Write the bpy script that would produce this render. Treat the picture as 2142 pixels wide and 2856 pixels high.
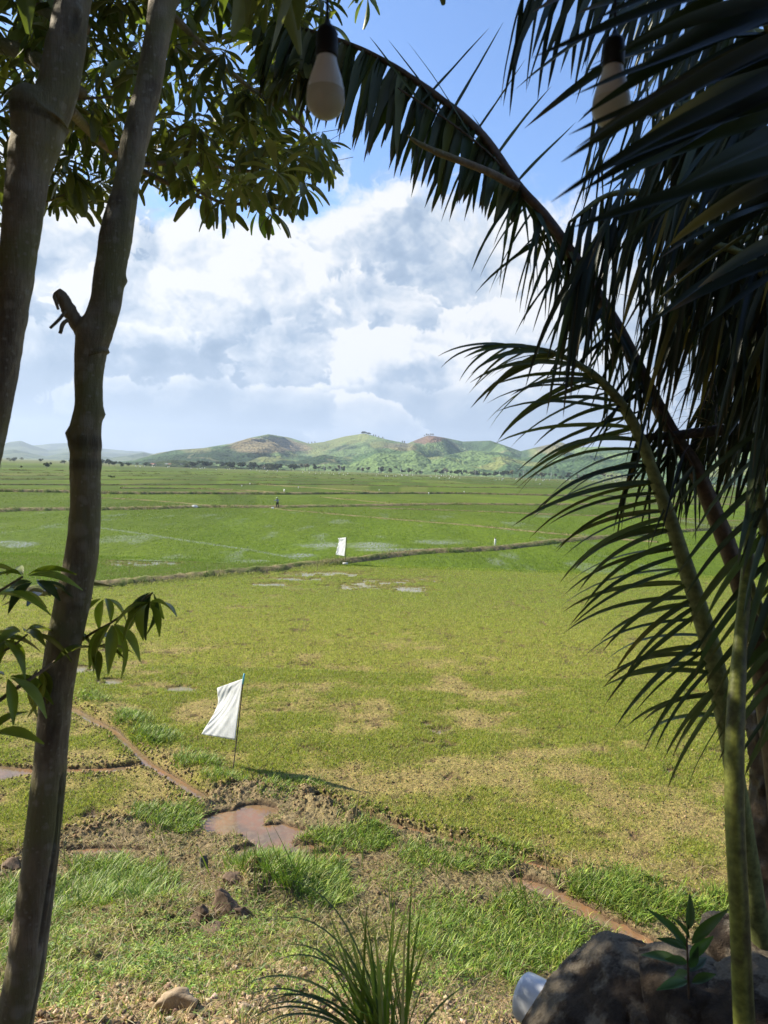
import bpy, math, random
import numpy as np
from mathutils import Vector, Matrix

for _o in list(bpy.data.objects):
    bpy.data.objects.remove(_o)
SC = bpy.context.scene
COL = SC.collection
R_ = math.radians
random.seed(7)
RNG = np.random.default_rng(11)

# ------------------------------------------------------------------ camera
H = 6.4
FPX = 1980.0                      # focal length in pixels of the 2142 x 2856 photograph
PITCH, ROLL = R_(3.44), R_(1.9)
FW = np.array([0, math.cos(PITCH), -math.sin(PITCH)])
_U0 = np.array([0, math.sin(PITCH), math.cos(PITCH)])
_X = np.array([1.0, 0, 0])
RT = math.cos(ROLL) * _X + math.sin(ROLL) * _U0
UP = math.cos(ROLL) * _U0 - math.sin(ROLL) * _X
CAM = np.array([0, 0, H])
cam_d = bpy.data.cameras.new('camera'); cam = bpy.data.objects.new('camera', cam_d); COL.objects.link(cam)
cam.matrix_world = Matrix(((RT[0], UP[0], -FW[0], 0), (RT[1], UP[1], -FW[1], 0), (RT[2], UP[2], -FW[2], H), (0, 0, 0, 1)))
cam_d.sensor_fit = 'VERTICAL'; cam_d.sensor_height = 36; cam_d.sensor_width = 27
cam_d.lens = 36 * FPX / 2856
cam_d.clip_start = 0.05; cam_d.clip_end = 60000
cam_d.dof.use_dof = True; cam_d.dof.focus_distance = 16; cam_d.dof.aperture_fstop = 7.5
SC.camera = cam
SC.view_settings.view_transform = 'Standard'; SC.view_settings.look = 'None'
SC.view_settings.exposure = 1.15; SC.view_settings.gamma = 1.0
try:
    SC.cycles.volume_bounces = 0
    SC.cycles.max_bounces = 8; SC.cycles.diffuse_bounces = 3; SC.cycles.glossy_bounces = 3
    SC.cycles.transparent_max_bounces = 8; SC.cycles.transmission_bounces = 4
    SC.cycles.use_denoising = True
    SC.cycles.sample_clamp_indirect = 6
except Exception:
    pass

# ------------------------------------------------------------------ world: sky and cloud
SUN_EL, SUN_AZ = R_(36), R_(-73)          # azimuth from +Y, negative = to the left
world = bpy.data.worlds.new("World"); SC.world = world; world.use_nodes = True
WT = world.node_tree; WT.nodes.clear()

class NB:
    "tiny node-graph helper"
    def __init__(s, tree): s.t = tree
    def n(s, typ, **kw):
        x = s.t.nodes.new(typ)
        for k, v in kw.items(): setattr(x, k, v)
        return x
    def put(s, sock, v):
        if isinstance(v, bpy.types.NodeSocket): s.t.links.new(v, sock)
        elif isinstance(v, (tuple, list)):
            sock.default_value = (*v, 1.0) if (sock.type == 'RGBA' and len(v) == 3) else tuple(v)
        else: sock.default_value = v
    def m(s, op, a, b=0.0, c=0.0, clamp=False):
        x = s.n('ShaderNodeMath', operation=op, use_clamp=clamp)
        for i, v in enumerate((a, b, c)): s.put(x.inputs[i], v)
        return x.outputs[0]
    def add(s, a, b): return s.m('ADD', a, b)
    def sub(s, a, b): return s.m('SUBTRACT', a, b)
    def mul(s, a, b): return s.m('MULTIPLY', a, b)
    def sstep(s, v, a, b, o0=0.0, o1=1.0):
        x = s.n('ShaderNodeMapRange', interpolation_type='SMOOTHSTEP')
        for i, q in enumerate((v, a, b, o0, o1)): s.put(x.inputs[i], q)
        return x.outputs[0]
    def mix(s, f, a, b, mode='MIX'):
        x = s.n('ShaderNodeMix', data_type='RGBA', blend_type=mode)
        s.put(x.inputs[0], f); s.put(x.inputs[6], a); s.put(x.inputs[7], b)
        return x.outputs[2]
    def noise(s, vec, scale, detail=4, rough=.5, dist=0.0, dim='3D'):
        x = s.n('ShaderNodeTexNoise', noise_dimensions=dim)
        s.put(x.inputs['Vector'], vec); s.put(x.inputs['Scale'], scale); s.put(x.inputs['Detail'], detail)
        s.put(x.inputs['Roughness'], rough); s.put(x.inputs['Distortion'], dist)
        return x.outputs[0]
    def comb(s, a, b, c):
        x = s.n('ShaderNodeCombineXYZ')
        for i, v in enumerate((a, b, c)): s.put(x.inputs[i], v)
        return x.outputs[0]
    def vadd(s, a, b, op='ADD'):
        x = s.n('ShaderNodeVectorMath', operation=op); s.put(x.inputs[0], a); s.put(x.inputs[1], b)
        return x.outputs[0]

W = NB(WT)
sky = W.n('ShaderNodeTexSky', sky_type='NISHITA', sun_disc=False, sun_elevation=SUN_EL,
          sun_rotation=SUN_AZ % (2 * math.pi), altitude=20, air_density=1.15, dust_density=0.5, ozone_density=2.2)
tc = W.n('ShaderNodeTexCoord'); sep = W.n('ShaderNodeSeparateXYZ')
WT.links.new(tc.outputs['Generated'], sep.inputs[0])
az = W.m('ARCTAN2', sep.outputs[0], sep.outputs[1]); el = W.m('ARCSINE', sep.outputs[2])
def blob(a, e, ra, re_, amp):
    "soft ellipse on the sky at azimuth a, elevation e (degrees)"
    da = W.m('DIVIDE', W.sub(az, R_(a)), R_(ra)); de = W.m('DIVIDE', W.sub(el, R_(e)), R_(re_))
    q = W.add(W.mul(da, da), W.mul(de, de))
    return W.mul(W.m('EXPONENT', W.mul(q, -1.0)), amp)
def tot(*a):
    r = a[0]
    for b in a[1:]: r = W.add(r, b)
    return r
P0 = W.comb(az, W.mul(el, 1.2), 0.37)
def bil(p, scale, det):
    "cauliflower heads: inverted cell distance, several octaves"
    v = W.n('ShaderNodeTexVoronoi', feature='SMOOTH_F1', distance='EUCLIDEAN', voronoi_dimensions='2D')
    v.normalize = True
    W.put(v.inputs['Vector'], p); W.put(v.inputs['Scale'], scale); W.put(v.inputs['Detail'], det); W.put(v.inputs['Roughness'], .55)
    W.put(v.inputs['Lacunarity'], 2.3); W.put(v.inputs['Smoothness'], .55)
    return W.sub(1.0, v.outputs['Distance'])
def field(off):
    p = W.vadd(P0, off)
    wv = W.n('ShaderNodeTexNoise', noise_dimensions='2D'); W.put(wv.inputs['Vector'], p); W.put(wv.inputs['Scale'], 9.0); W.put(wv.inputs['Detail'], 4); W.put(wv.inputs['Roughness'], .6)
    wr = W.vadd(W.vadd(wv.outputs['Color'], (.5, .5, .5), 'SUBTRACT'), (.10, .10, .0), 'MULTIPLY')
    pw = W.vadd(p, wr)
    return W.noise(pw, 3.0, 2, .5, 0, '2D'), bil(pw, 5.6, 3.0), W.noise(pw, 15.0, 6, .6, 0, '2D')
big, cau, fine = field((0, 0, 0))
bigO, cauO, fineO = field((-0.022, 0.020, 0))
edge = tot(W.mul(W.sub(R_(22.6), el), 9.0), W.mul(W.sub(big, .5), 2.2), W.mul(W.sub(fine, .5), 2.0), W.mul(W.sub(cau, .6), 1.2),
           blob(19, 19, 7, 6, -1.1), blob(-9, 20.5, 6, 2.5, -.9), blob(8, 18.5, 9, 4, .6), blob(-24, 19, 8, 3, -.5))
cover = W.sstep(edge, -.15, .8)
relief = W.mul(tot(W.mul(W.sub(big, bigO), 2.6), W.mul(W.sub(cau, cauO), 1.7), W.mul(W.sub(fine, fineO), .55)), W.sstep(el, R_(1.5), R_(10), .15, 1.0))
val = tot(0.46, relief, W.mul(W.sub(fine, .5), .22), W.sstep(el, R_(10), R_(3), 0, -.17), W.sstep(el, R_(12), R_(19), 0, .12), blob(-22, 6, 10, 4, -.08), blob(10, 3, 9, 1.4, .12), blob(-18, 1.4, 9, 1.0, .20))
def heap(prev, a, e, ra, re_, lum, k=1.0):
    "one cumulus heap in front of what is already there: crisp billowed rim, lit from the upper left, greyer towards its foot"
    da = W.m('DIVIDE', W.sub(az, R_(a)), R_(ra)); de = W.m('DIVIDE', W.sub(el, R_(e)), R_(re_))
    q = W.m('SQRT', W.add(W.mul(da, da), W.mul(de, de)))
    f = tot(1.0, W.mul(q, -1.0), W.mul(W.sub(cau, .60), 1.5 * k), W.mul(W.sub(fine, .5), 1.25 * k), W.mul(W.sub(big, .5), .8))
    mk = W.mul(W.sstep(f, -.03, .13), W.sstep(de, -1.1, -.35))
    rim = W.mul(W.sstep(f, .42, .02), .20)
    v = tot(lum, rim, W.mul(de, .17), W.mul(da, -.06), W.mul(relief, 1.15))
    x = W.n('ShaderNodeMix', data_type='FLOAT'); W.put(x.inputs[0], mk); W.put(x.inputs[2], prev); W.put(x.inputs[3], v)
    return x.outputs[0]
lit = val
for h_ in ((2, 16.0, 13, 5.0, .70), (-24, 14.5, 9, 6, .66), (19, 12.5, 9, 6.5, .62), (-2, 10.5, 7, 4.2, .60), (-14, 12.6, 8, 5.2, .74), (8.5, 10.2, 5, 3.4, .72), (-7.5, 8.3, 4.5, 2.6, .50), (2.5, 8.4, 6.5, 2.6, .82), (14, 6.5, 7, 2.6, .62), (-24, 6.5, 9, 3, .42), (1, 4.6, 8, 1.9, .44), (-1.5, 3.4, 4.5, 2.0, .62), (-15, 4.2, 9, 2.0, .42)):
    lit = heap(lit, *h_)
cr = W.n('ShaderNodeValToRGB')
WT.links.new(W.m('MINIMUM', W.m('MAXIMUM', lit, 0.0), 1.0), cr.inputs[0])
els = cr.color_ramp.elements
els[0].position = 0.10; els[0].color = (.26, .36, .50, 1)
els[1].position = 0.95; els[1].color = (.90, .90, .90, 1)
e = els.new(.42); e.color = (.37, .47, .61, 1)
e = els.new(.68); e.color = (.60, .67, .76, 1)
cloud10 = W.mix(1.0, cr.outputs[0], (6.1, 6.1, 6.1), 'MULTIPLY')
skyc = W.mix(1.0, sky.outputs[0], (.88, 1.06, 1.34), 'MULTIPLY')
thin = W.mix(W.mul(cover, .98), skyc, cloud10)
bg = W.n('ShaderNodeBackground'); W.put(bg.inputs[0], thin); bg.inputs[1].default_value = 0.082
wo = W.n('ShaderNodeOutputWorld'); WT.links.new(bg.outputs[0], wo.inputs[0])
world.cycles.sampling_method = 'MANUAL'; world.cycles.sample_map_resolution = 512

sd = bpy.data.lights.new('sun', 'SUN'); sd.energy = 5.0; sd.angle = R_(.5); sd.color = (1.0, .92, .76)
sun = bpy.data.objects.new('sun', sd); COL.objects.link(sun)
SUNV = Vector((math.sin(SUN_AZ) * math.cos(SUN_EL), math.cos(SUN_AZ) * math.cos(SUN_EL), math.sin(SUN_EL)))
sun.rotation_euler = SUNV.to_track_quat('Z', 'Y').to_euler(); sun.location = (-30, 10, 40)

# ------------------------------------------------------------------ helpers
K = 2142 / 1659.0                    # notes on the picture were taken on a 1659-wide copy
def ray(x, y):
    u, v = x * K, y * K
    return FW + RT * (u - 1071) / FPX - UP * (v - 1428) / FPX
def P(x, y, d):
    "point at depth d metres along the view axis"
    return CAM + ray(x, y) * d
def G(x, y, z=0.0):
    r = ray(x, y); return CAM + r * ((z - H) / r[2])
def proj(X, Y, Z):
    "world -> picture notes (x, y, depth)"
    dx, dy, dz = X - CAM[0], Y - CAM[1], Z - CAM[2]
    d = dx * FW[0] + dy * FW[1] + dz * FW[2]
    d = np.where(np.abs(d) < 1e-6, 1e-6, d)
    u = 1071 + FPX * (dx * RT[0] + dy * RT[1] + dz * RT[2]) / d
    v = 1428 - FPX * (dx * UP[0] + dy * UP[1] + dz * UP[2]) / d
    return u / K, v / K, d

def _h(xi, yi, s):
    h = (xi.astype(np.int64) * 374761393 + yi.astype(np.int64) * 668265263 + s * 974634777) & 0xffffffff
    h = ((h ^ (h >> 13)) * 1274126177) & 0xffffffff
    h = ((h ^ (h >> 16)) * 2246822519) & 0xffffffff
    return ((h ^ (h >> 15)) & 0xffffff) / float(0xffffff)
def vn(x, y, s=0):
    xi, yi = np.floor(x), np.floor(y); fx, fy = x - xi, y - yi
    fx = fx * fx * (3 - 2 * fx); fy = fy * fy * (3 - 2 * fy)
    a, b, c, d = _h(xi, yi, s), _h(xi + 1, yi, s), _h(xi, yi + 1, s), _h(xi + 1, yi + 1, s)
    return (a * (1 - fx) + b * fx) * (1 - fy) + (c * (1 - fx) + d * fx) * fy
def fbm(x, y, s=0, o=4, g=.5):
    r, a, t = 0, 1, 0
    x = np.asarray(x, float); y = np.asarray(y, float)
    for i in range(o):
        r = r + a * vn(x, y, s + i * 17); t += a; a *= g
        x, y = x * 2.03 + 13.7, y * 2.01 - 7.3
    return r / t
def ss(v, a, b):
    t = np.clip((v - a) / (b - a), 0, 1); return t * t * (3 - 2 * t)

def mkmesh(name, V, faces, col=None, mat=None, parent=None, smooth=False, mats=None, matidx=None):
    "V (n,3); faces: list of int arrays (m,k); col (n,3)"
    me = bpy.data.meshes.new(name)
    V = np.asarray(V, np.float32).reshape(-1, 3)
    me.vertices.add(len(V)); me.vertices.foreach_set('co', V.ravel())
    fl = [np.asarray(f, np.int32) for f in faces if len(f)]
    loops = np.concatenate([f.ravel() for f in fl])
    tots = np.concatenate([np.full(len(f), f.shape[1], np.int32) for f in fl])
    starts = np.concatenate([[0], np.cumsum(tots)[:-1]]).astype(np.int32)
    me.loops.add(len(loops)); me.loops.foreach_set('vertex_index', loops)
    me.polygons.add(len(tots)); me.polygons.foreach_set('loop_start', starts)
    try: me.polygons.foreach_set('loop_total', tots)
    except Exception: pass
    if smooth: me.polygons.foreach_set('use_smooth', np.ones(len(tots), bool))
    if matidx is not None: me.polygons.foreach_set('material_index', np.asarray(matidx, np.int32))
    me.update(calc_edges=True); me.validate()
    if col is not None:
        a = me.color_attributes.new('Col', 'FLOAT_COLOR', 'POINT')
        c = np.ones((len(V), 4), np.float32); c[:, :col.shape[1]] = col
        a.data.foreach_set('color', c.ravel())
    for m in (mats or ([mat] if mat else [])): me.materials.append(m)
    o = bpy.data.objects.new(name, me); COL.objects.link(o)
    if parent is not None: o.parent = parent
    return o
def tag(o, label=None, cat=None, group=None, kind=None):
    if label: o['label'] = label
    if cat: o['category'] = cat
    if group: o['group'] = group
    if kind: o['kind'] = kind
    return o
def empty(name, loc=(0, 0, 0), rz=0.0, label=None, cat=None, group=None):
    o = bpy.data.objects.new(name, None); COL.objects.link(o); o.empty_display_size = .2
    o.location = loc; o.rotation_euler = (0, 0, rz)
    o.matrix_basis = Matrix.Translation(Vector(loc)) @ Matrix.Rotation(rz, 4, 'Z')
    return tag(o, label, cat, group)
def adopt(child, parent):
    "parent a child that was modelled in world space"
    child.parent = parent
    child.matrix_parent_inverse = parent.matrix_basis.inverted()
    return child
def copy_tree(o, parent=None):
    c = o.copy(); COL.objects.link(c)
    if parent is not None: c.parent = parent
    for ch in o.children: copy_tree(ch, c)
    return c

def scatter(tV, tF, pos, mats, scale):
    "copies of a template leaf / blade baked into one array; mats (n,3,3), scale (n,) or (n,3)"
    tV = np.asarray(tV, float); n, k = len(pos), len(tV)
    sc = np.asarray(scale, float)
    if sc.ndim == 1: sc = np.repeat(sc[:, None], 3, 1)
    loc = tV[None] * sc[:, None, :]
    V = np.einsum('nij,nkj->nki', mats, loc) + pos[:, None, :]
    off = (np.arange(n) * k)[:, None, None]
    return V.reshape(-1, 3), [(np.asarray(f)[None] + off).reshape(-1, np.asarray(f).shape[1]) for f in tF]
def cat_geo(parts):
    "join [(V, [F...], C)]"
    Vs, Fs, Cs, off = [], {}, [], 0
    for V, F, C in parts:
        V = np.asarray(V, float)
        Vs.append(V); Cs.append(C)
        for f in F:
            f = np.asarray(f)
            if len(f): Fs.setdefault(f.shape[1], []).append(f + off)
        off += len(V)
    return np.concatenate(Vs), [np.concatenate(v) for v in Fs.values()], np.concatenate(Cs)
def frame(X, Zh):
    "rotation matrices with x axis along X (n,3), z axis near Zh"
    X = X / np.linalg.norm(X, axis=1, keepdims=True)
    Y = np.cross(Zh, X); Y /= np.maximum(np.linalg.norm(Y, axis=1, keepdims=True), 1e-6)
    Z = np.cross(X, Y)
    return np.stack([X, Y, Z], axis=2)

def tube(pts, rad, seg=10, cap=True, disp=None):
    "tube along points (n,3) with radii (n,)"
    pts = np.asarray(pts, float); n = len(pts); rad = np.broadcast_to(np.asarray(rad, float), (n,))
    T = np.gradient(pts, axis=0); T /= np.maximum(np.linalg.norm(T, axis=1, keepdims=True), 1e-9)
    ref = np.array([0, 1.0, 0]) if abs(T[0][1]) < .9 else np.array([1.0, 0, 0])
    A = np.zeros((n, 3)); a = ref
    for i in range(n):
        a = a - T[i] * np.dot(a, T[i]); a = a / np.linalg.norm(a); A[i] = a
    B = np.cross(T, A)
    th = np.linspace(0, 2 * np.pi, seg, endpoint=False)
    rr = rad[:, None] * np.ones(seg)[None]
    if disp is not None: rr = rr + disp(np.arange(n)[:, None] / (n - 1) * np.ones(seg)[None], th[None] * np.ones(n)[:, None])
    V = pts[:, None] + rr[..., None] * (np.cos(th)[None, :, None] * A[:, None] + np.sin(th)[None, :, None] * B[:, None])
    V = V.reshape(-1, 3)
    i, j = np.meshgrid(np.arange(n - 1), np.arange(seg), indexing='ij'); i = i.ravel(); j = j.ravel(); k = (j + 1) % seg
    F = [np.stack([i * seg + j, i * seg + k, (i + 1) * seg + k, (i + 1) * seg + j], 1)]
    if cap:
        V = np.concatenate([V, pts[:1], pts[-1:]]); b = n * seg
        js = np.arange(seg); ks = (js + 1) % seg
        F.append(np.concatenate([np.stack([np.full(seg, b), ks, js], 1), np.stack([np.full(seg, b + 1), (n - 1) * seg + js, (n - 1) * seg + ks], 1)]))
    return V, F
def spline(pts, n):
    "Catmull-Rom through points, n samples"
    p = np.asarray(pts, float)
    p = np.concatenate([[2 * p[0] - p[1]], p, [2 * p[-1] - p[-2]]])
    m = len(p) - 3
    t = np.linspace(0, m, n); i = np.minimum(t.astype(int), m - 1); f = (t - i)[:, None]
    a, b, c, d = p[i], p[i + 1], p[i + 2], p[i + 3]
    return .5 * ((2 * b) + (-a + c) * f + (2 * a - 5 * b + 4 * c - d) * f ** 2 + (-a + 3 * b - 3 * c + d) * f ** 3)
def box(x0, x1, y0, y1, z0, z1):
    V = np.array([[x, y, z] for z in (z0, z1) for y in (y0, y1) for x in (x0, x1)], float)
    F = [np.array([[0, 2, 3, 1], [4, 5, 7, 6], [0, 1, 5, 4], [2, 6, 7, 3], [0, 4, 6, 2], [1, 3, 7, 5]])]
    return V, F
def tube_obj(name, pts, rad, mat, parent=None, seg=8, col=None):
    V, F = tube(pts, rad, seg)
    return mkmesh(name, V, F, None if col is None else np.tile(col, (len(V), 1)), mat, parent, True)

# ------------------------------------------------------------------ materials
def newmat(name):
    m = bpy.data.materials.new(name); m.use_nodes = True; m.node_tree.nodes.clear()
    b = NB(m.node_tree); out = b.n('ShaderNodeOutputMaterial')
    return m, b, out
def pbsdf(b, col, rough=.6, spec=.4, bump=None, bstr=.3, bdist=.01, **kw):
    p = b.n('ShaderNodeBsdfPrincipled')
    b.put(p.inputs['Base Color'], col); b.put(p.inputs['Roughness'], rough); b.put(p.inputs['Specular IOR Level'], spec)
    for k, v in kw.items(): b.put(p.inputs[k.replace('_', ' ')], v)
    if bump is not None:
        x = b.n('ShaderNodeBump'); b.put(x.inputs['Height'], bump); x.inputs['Strength'].default_value = bstr; x.inputs['Distance'].default_value = bdist
        b.t.links.new(x.outputs[0], p.inputs['Normal'])
    return p.outputs[0]
def geo_pos(b):
    return b.n('ShaderNodeNewGeometry').outputs['Position']
def obj_pos(b):
    return b.n('ShaderNodeTexCoord').outputs['Object']
def vcol(b):
    return b.n('ShaderNodeVertexColor', layer_name='Col').outputs[0]
def leafmat(name, rough=.42, spec=.45, trans=.3, tcol=(1.5, 1.7, .6), nscale=14, namp=.35):
    m, b, out = newmat(name)
    c = vcol(b); nz = b.noise(geo_pos(b), nscale, 3)
    c = b.mix(1.0, c, b.mix(nz, (1 - namp,) * 3, (1 + namp,) * 3), 'MULTIPLY')
    p = pbsdf(b, c, rough, spec)
    t = b.n('ShaderNodeBsdfTranslucent'); b.put(t.inputs[0], b.mix(1.0, c, tcol, 'MULTIPLY'))
    mx = b.n('ShaderNodeMixShader'); mx.inputs[0].default_value = trans
    b.t.links.new(p, mx.inputs[1]); b.t.links.new(t.outputs[0], mx.inputs[2]); b.t.links.new(mx.outputs[0], out.inputs[0])
    return m
def simplemat(name, col, rough=.6, spec=.4, nscale=None, namp=.25, bstr=.0, detail=5, **kw):
    m, b, out = newmat(name)
    c = col; bump = None
    if nscale:
        nz = b.noise(obj_pos(b), nscale, detail, .6)
        f = b.sstep(nz, .3, .7)
        c = b.mix(f, tuple(x * (1 - namp) for x in col), tuple(min(1, x * (1 + namp)) for x in col))
        bump = nz if bstr else None
    s = pbsdf(b, c, rough, spec, bump, bstr, **kw)
    b.t.links.new(s, out.inputs[0])
    return m
M = {}
M['leaf'] = leafmat('tree_leaf', .38, .5, .30)
M['palm'] = leafmat('palm_leaf', .44, .42, .12, (1.4, 1.5, .5), 6, .35)
M['grass'] = leafmat('grass_blade', .5, .35, .3, (1.5, 1.6, .7), 9, .45)
M['rice'] = leafmat('rice_blade', .5, .3, .35, (1.4, 1.6, .6), .8, .22)
M['weed'] = leafmat('bund_weeds', .7, .2, .2, (1.3, 1.4, .7), 1.2, .3)
M['farleaf'] = leafmat('far_foliage', .8, .15, .1, (1.2, 1.3, .7), .15, .35)
M['vert'] = None
def vcmat(name, rough=.8, spec=.25, nscale=20, namp=.3, bstr=.4, bdist=.01):
    m, b, out = newmat(name)
    nz = b.noise(geo_pos(b), nscale, 6, .6)
    c = b.mix(1.0, vcol(b), b.mix(b.sstep(nz, .25, .75), (1 - namp,) * 3, (1 + namp,) * 3), 'MULTIPLY')
    s = pbsdf(b, c, rough, spec, nz, bstr, bdist); b.t.links.new(s, out.inputs[0])
    return m
M['rachis'] = vcmat('palm_rachis', .5, .35, 38, .45, .5, .006)
M['twig'] = simplemat('twig', (.10, .07, .045), .8, .2, 40, .3, .3)
M['stalk'] = simplemat('dry_stalk', (.30, .24, .13), .7, .2, 60, .3, .2)
M['white_cloth'] = None
# ------------------------------------------------------------------ terrain
def seg_dist(px, py, line, ys=2.0):
    "distance in note pixels to a polyline; vertical distances count double (foreshortening)"
    d = np.full(np.shape(px), 1e9)
    L = np.asarray(line, float)
    for (x0, y0), (x1, y1) in zip(L[:-1], L[1:]):
        ax, ay, bx, by = x0, y0 * ys, x1, y1 * ys
        vx, vy = bx - ax, by - ay
        t = np.clip(((px - ax) * vx + (py * ys - ay) * vy) / (vx * vx + vy * vy), 0, 1)
        d = np.minimum(d, np.hypot(px - ax - t * vx, py * ys - ay - t * vy))
    return d
def ell(px, py, cx, cy, rx, ry):
    return np.sqrt(((px - cx) / rx) ** 2 + ((py - cy) / ry) ** 2)
CH_A = [(120, 1525), (157, 1534), (196, 1554), (246, 1580), (270, 1602), (322, 1651), (391, 1693), (436, 1722)]
CH_B = [(-200, 1690), (0, 1668), (120, 1664), (230, 1662), (322, 1652)]
CH_C = [(690, 1728), (770, 1755), (830, 1778), (910, 1797), (980, 1816), (1050, 1838), (1130, 1862), (1200, 1878), (1240, 1893)]
CH_D = [(1380, 1918), (1480, 1948), (1560, 1966), (1700, 1990)]
PUD = [(1120, 1895), (1210, 1935), (1290, 1978), (1370, 2018), (1460, 2065)]
LFIELD = np.array([(-600, 1960), (0, 1880), (150, 1800), (300, 1762), (440, 1722), (560, 1690), (720, 1735), (980, 1810), (1240, 1890), (1560, 1962), (2400, 2120)], float)
BUND1 = [(-260, 1296), (35, 1282), (130, 1272), (240, 1264), (360, 1255), (480, 1243), (620, 1228), (745, 1215), (900, 1195), (1060, 1187), (1200, 1172), (1340, 1160), (1480, 1148), (1700, 1134)]
def base_z(x, y):
    yb = 11.0 - 1.8 * ss(x, -1.0, 3.0)
    t = yb - y
    z = np.interp(t, [0, 1, 2.5, 4.5, 6.4, 9], [0, .15, .62, 1.55, 2.5, 3.4])
    zt = np.interp(y, [-6, 1.5, 2.2, 2.6, 3.0, 4.0, 4.8], [4.6, 4.6, 4.3, 4.05, 3.4, 2.75, 2.42])
    k = ss(y, 3.6, 5.0)
    return np.where(y < 5.0, zt * (1 - k) + z * k, z)
def wet_mask(px, py):
    "0..1 where ditches and pools lie: (ditches, pools)"
    p_ = np.zeros(np.shape(px))
    w = 1 - ss(seg_dist(px, py, CH_A), 7, 15 + 8 * ss(px, 300, 420))
    w = np.maximum(w, 1 - ss(seg_dist(px, py, CH_B), 8 + 22 * (1 - ss(px, -20, 90)), 16 + 28 * (1 - ss(px, -20, 90))))
    w = np.maximum(w, 1 - ss(seg_dist(px, py, CH_C), 8, 17))
    w = np.maximum(w, 1 - ss(seg_dist(px, py, CH_D), 7, 15))
    p_ = np.maximum(p_, 1 - ss(seg_dist(px, py, PUD), 2, 40))
    for e in [(505, 1775, 72, 30), (590, 1800, 78, 24), (555, 1748, 50, 14), (690, 1848, 80, 11), (640, 1828, 55, 13), (225, 1836, 90, 9),
              (20, 1845, 50, 9), (560, 1838, 70, 16), (1060, 2080, 30, 6), (178, 1446, 45, 9), (235, 1472, 34, 8)]:
        p_ = np.maximum(p_, 1 - ss(ell(px, py, *e), .75, 1.2))
    return w, p_
def thin_mask(px, py):
    "shallow water among the seedlings"
    w = 0
    for e in [(640, 1250, 110, 7), (770, 1266, 110, 12), (880, 1272, 80, 10), (700, 1240, 200, 8), (600, 1262, 90, 8), (1500, 1494, 60, 11), (385, 1488, 60, 12), (320, 1500, 60, 7), (840, 1255, 140, 9),
              (1640, 1540, 40, 10), (760, 1178, 170, 12), (960, 1170, 140, 12), (640, 1200, 90, 8), (300, 1215, 160, 12), (30, 1175, 90, 14), (520, 1212, 120, 8), (860, 1188, 170, 7)]:
        w = np.maximum(w, 1 - ss(ell(px, py, *e), .25, 1.15))
    return w
def soil_up(x, y, px, py, wet):
    "micro relief"
    n1 = fbm(x * 1.3, y * 1.3, 3, 4); n2 = fbm(x * 7, y * 7, 9, 4, .6); n3 = fbm(x * 22, y * 22, 21, 3, .6)
    fld = ss(np.interp(px, LFIELD[:, 0], LFIELD[:, 1]) - py, -6, 10)
    rough = .35 + .9 * (1 - ss(seg_dist(px, py, LFIELD), 10, 60)) + .5 * (1 - fld)
    z = (n1 - .5) * .05 + (n2 - .5) * .06 * rough + (n3 - .5) * (.05 * np.minimum(rough, 1.2) + .035)
    near_ch = np.minimum(np.minimum(seg_dist(px, py, CH_A), seg_dist(px, py, CH_C)), seg_dist(px, py, CH_D))
    z = z + .07 * np.exp(-((near_ch - 34) / 18) ** 2) * (.4 + n2)
    # raised weedy lip between the left ditch and the big field
    z = z + .13 * np.exp(-(seg_dist(px, py, [(180, 1500), (300, 1575), (400, 1640), (500, 1706), (640, 1725), (760, 1760)]) / 34) ** 2) * (.5 + n2)
    z = z + .16 * np.exp(-(ell(px, py, 285, 1790, 110, 26)) ** 2) * n2 + .2 * np.exp(-(ell(px, py, 40, 1858, 60, 18)) ** 2) * n2
    return z, n1, n2, n3, fld
def ground_z(x, y, full=False):
    x = np.asarray(x, float); y = np.asarray(y, float)
    b = base_z(x, y)
    px, py, _ = proj(x, y, np.minimum(b, 3))
    wet, pool = wet_mask(px, py)
    nw = fbm(x * 1.7, y * 1.7, 77, 5, .62)
    wet = np.maximum(ss(wet, 0, .08) * ss(wet + (nw - .52) * (.9 + 1.2 * ss(px, 600, 760)), .25, .7), ss(pool + (nw - .52) * 1.9, .2, .9)) * ss(y, 8.6, 9.4)
    up, n1, n2, n3, fld = soil_up(x, y, px, py, wet)
    thin = thin_mask(px, py) * 1.0
    thin = ss(thin + (fbm(x * 1.6, y * 3.2, 5, 5, .68) - .52) * 2.6, .4, .9) * ss(py, 1900, 1600)
    bund = .20 * np.exp(-(seg_dist(px, py, BUND1, 1.0) / (3.2 + 1.8 * n2)) ** 2) * (.75 + .5 * n2)
    mound = .50 * np.exp(-((x + 1.55) ** 2 / .35 + (y - 9.9) ** 2 / .5)) * (.6 + .8 * n2) + .30 * np.exp(-((x + 2.4) ** 2 / 1.2 + (y - 8.6) ** 2 / .5)) * (.4 + n2)
    z = b + up * (1 - .6 * wet) + bund + mound + .02 * (1 - thin)
    z = z - .105 * wet - thin * .055
    z = z + ss(b, .1, .8) * (n1 - .5) * .22
    if full: return z, dict(px=px, py=py, wet=wet, thin=thin, n1=n1, n2=n2, n3=n3, fld=fld, bund=bund / .26, b=b)
    return z

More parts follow.
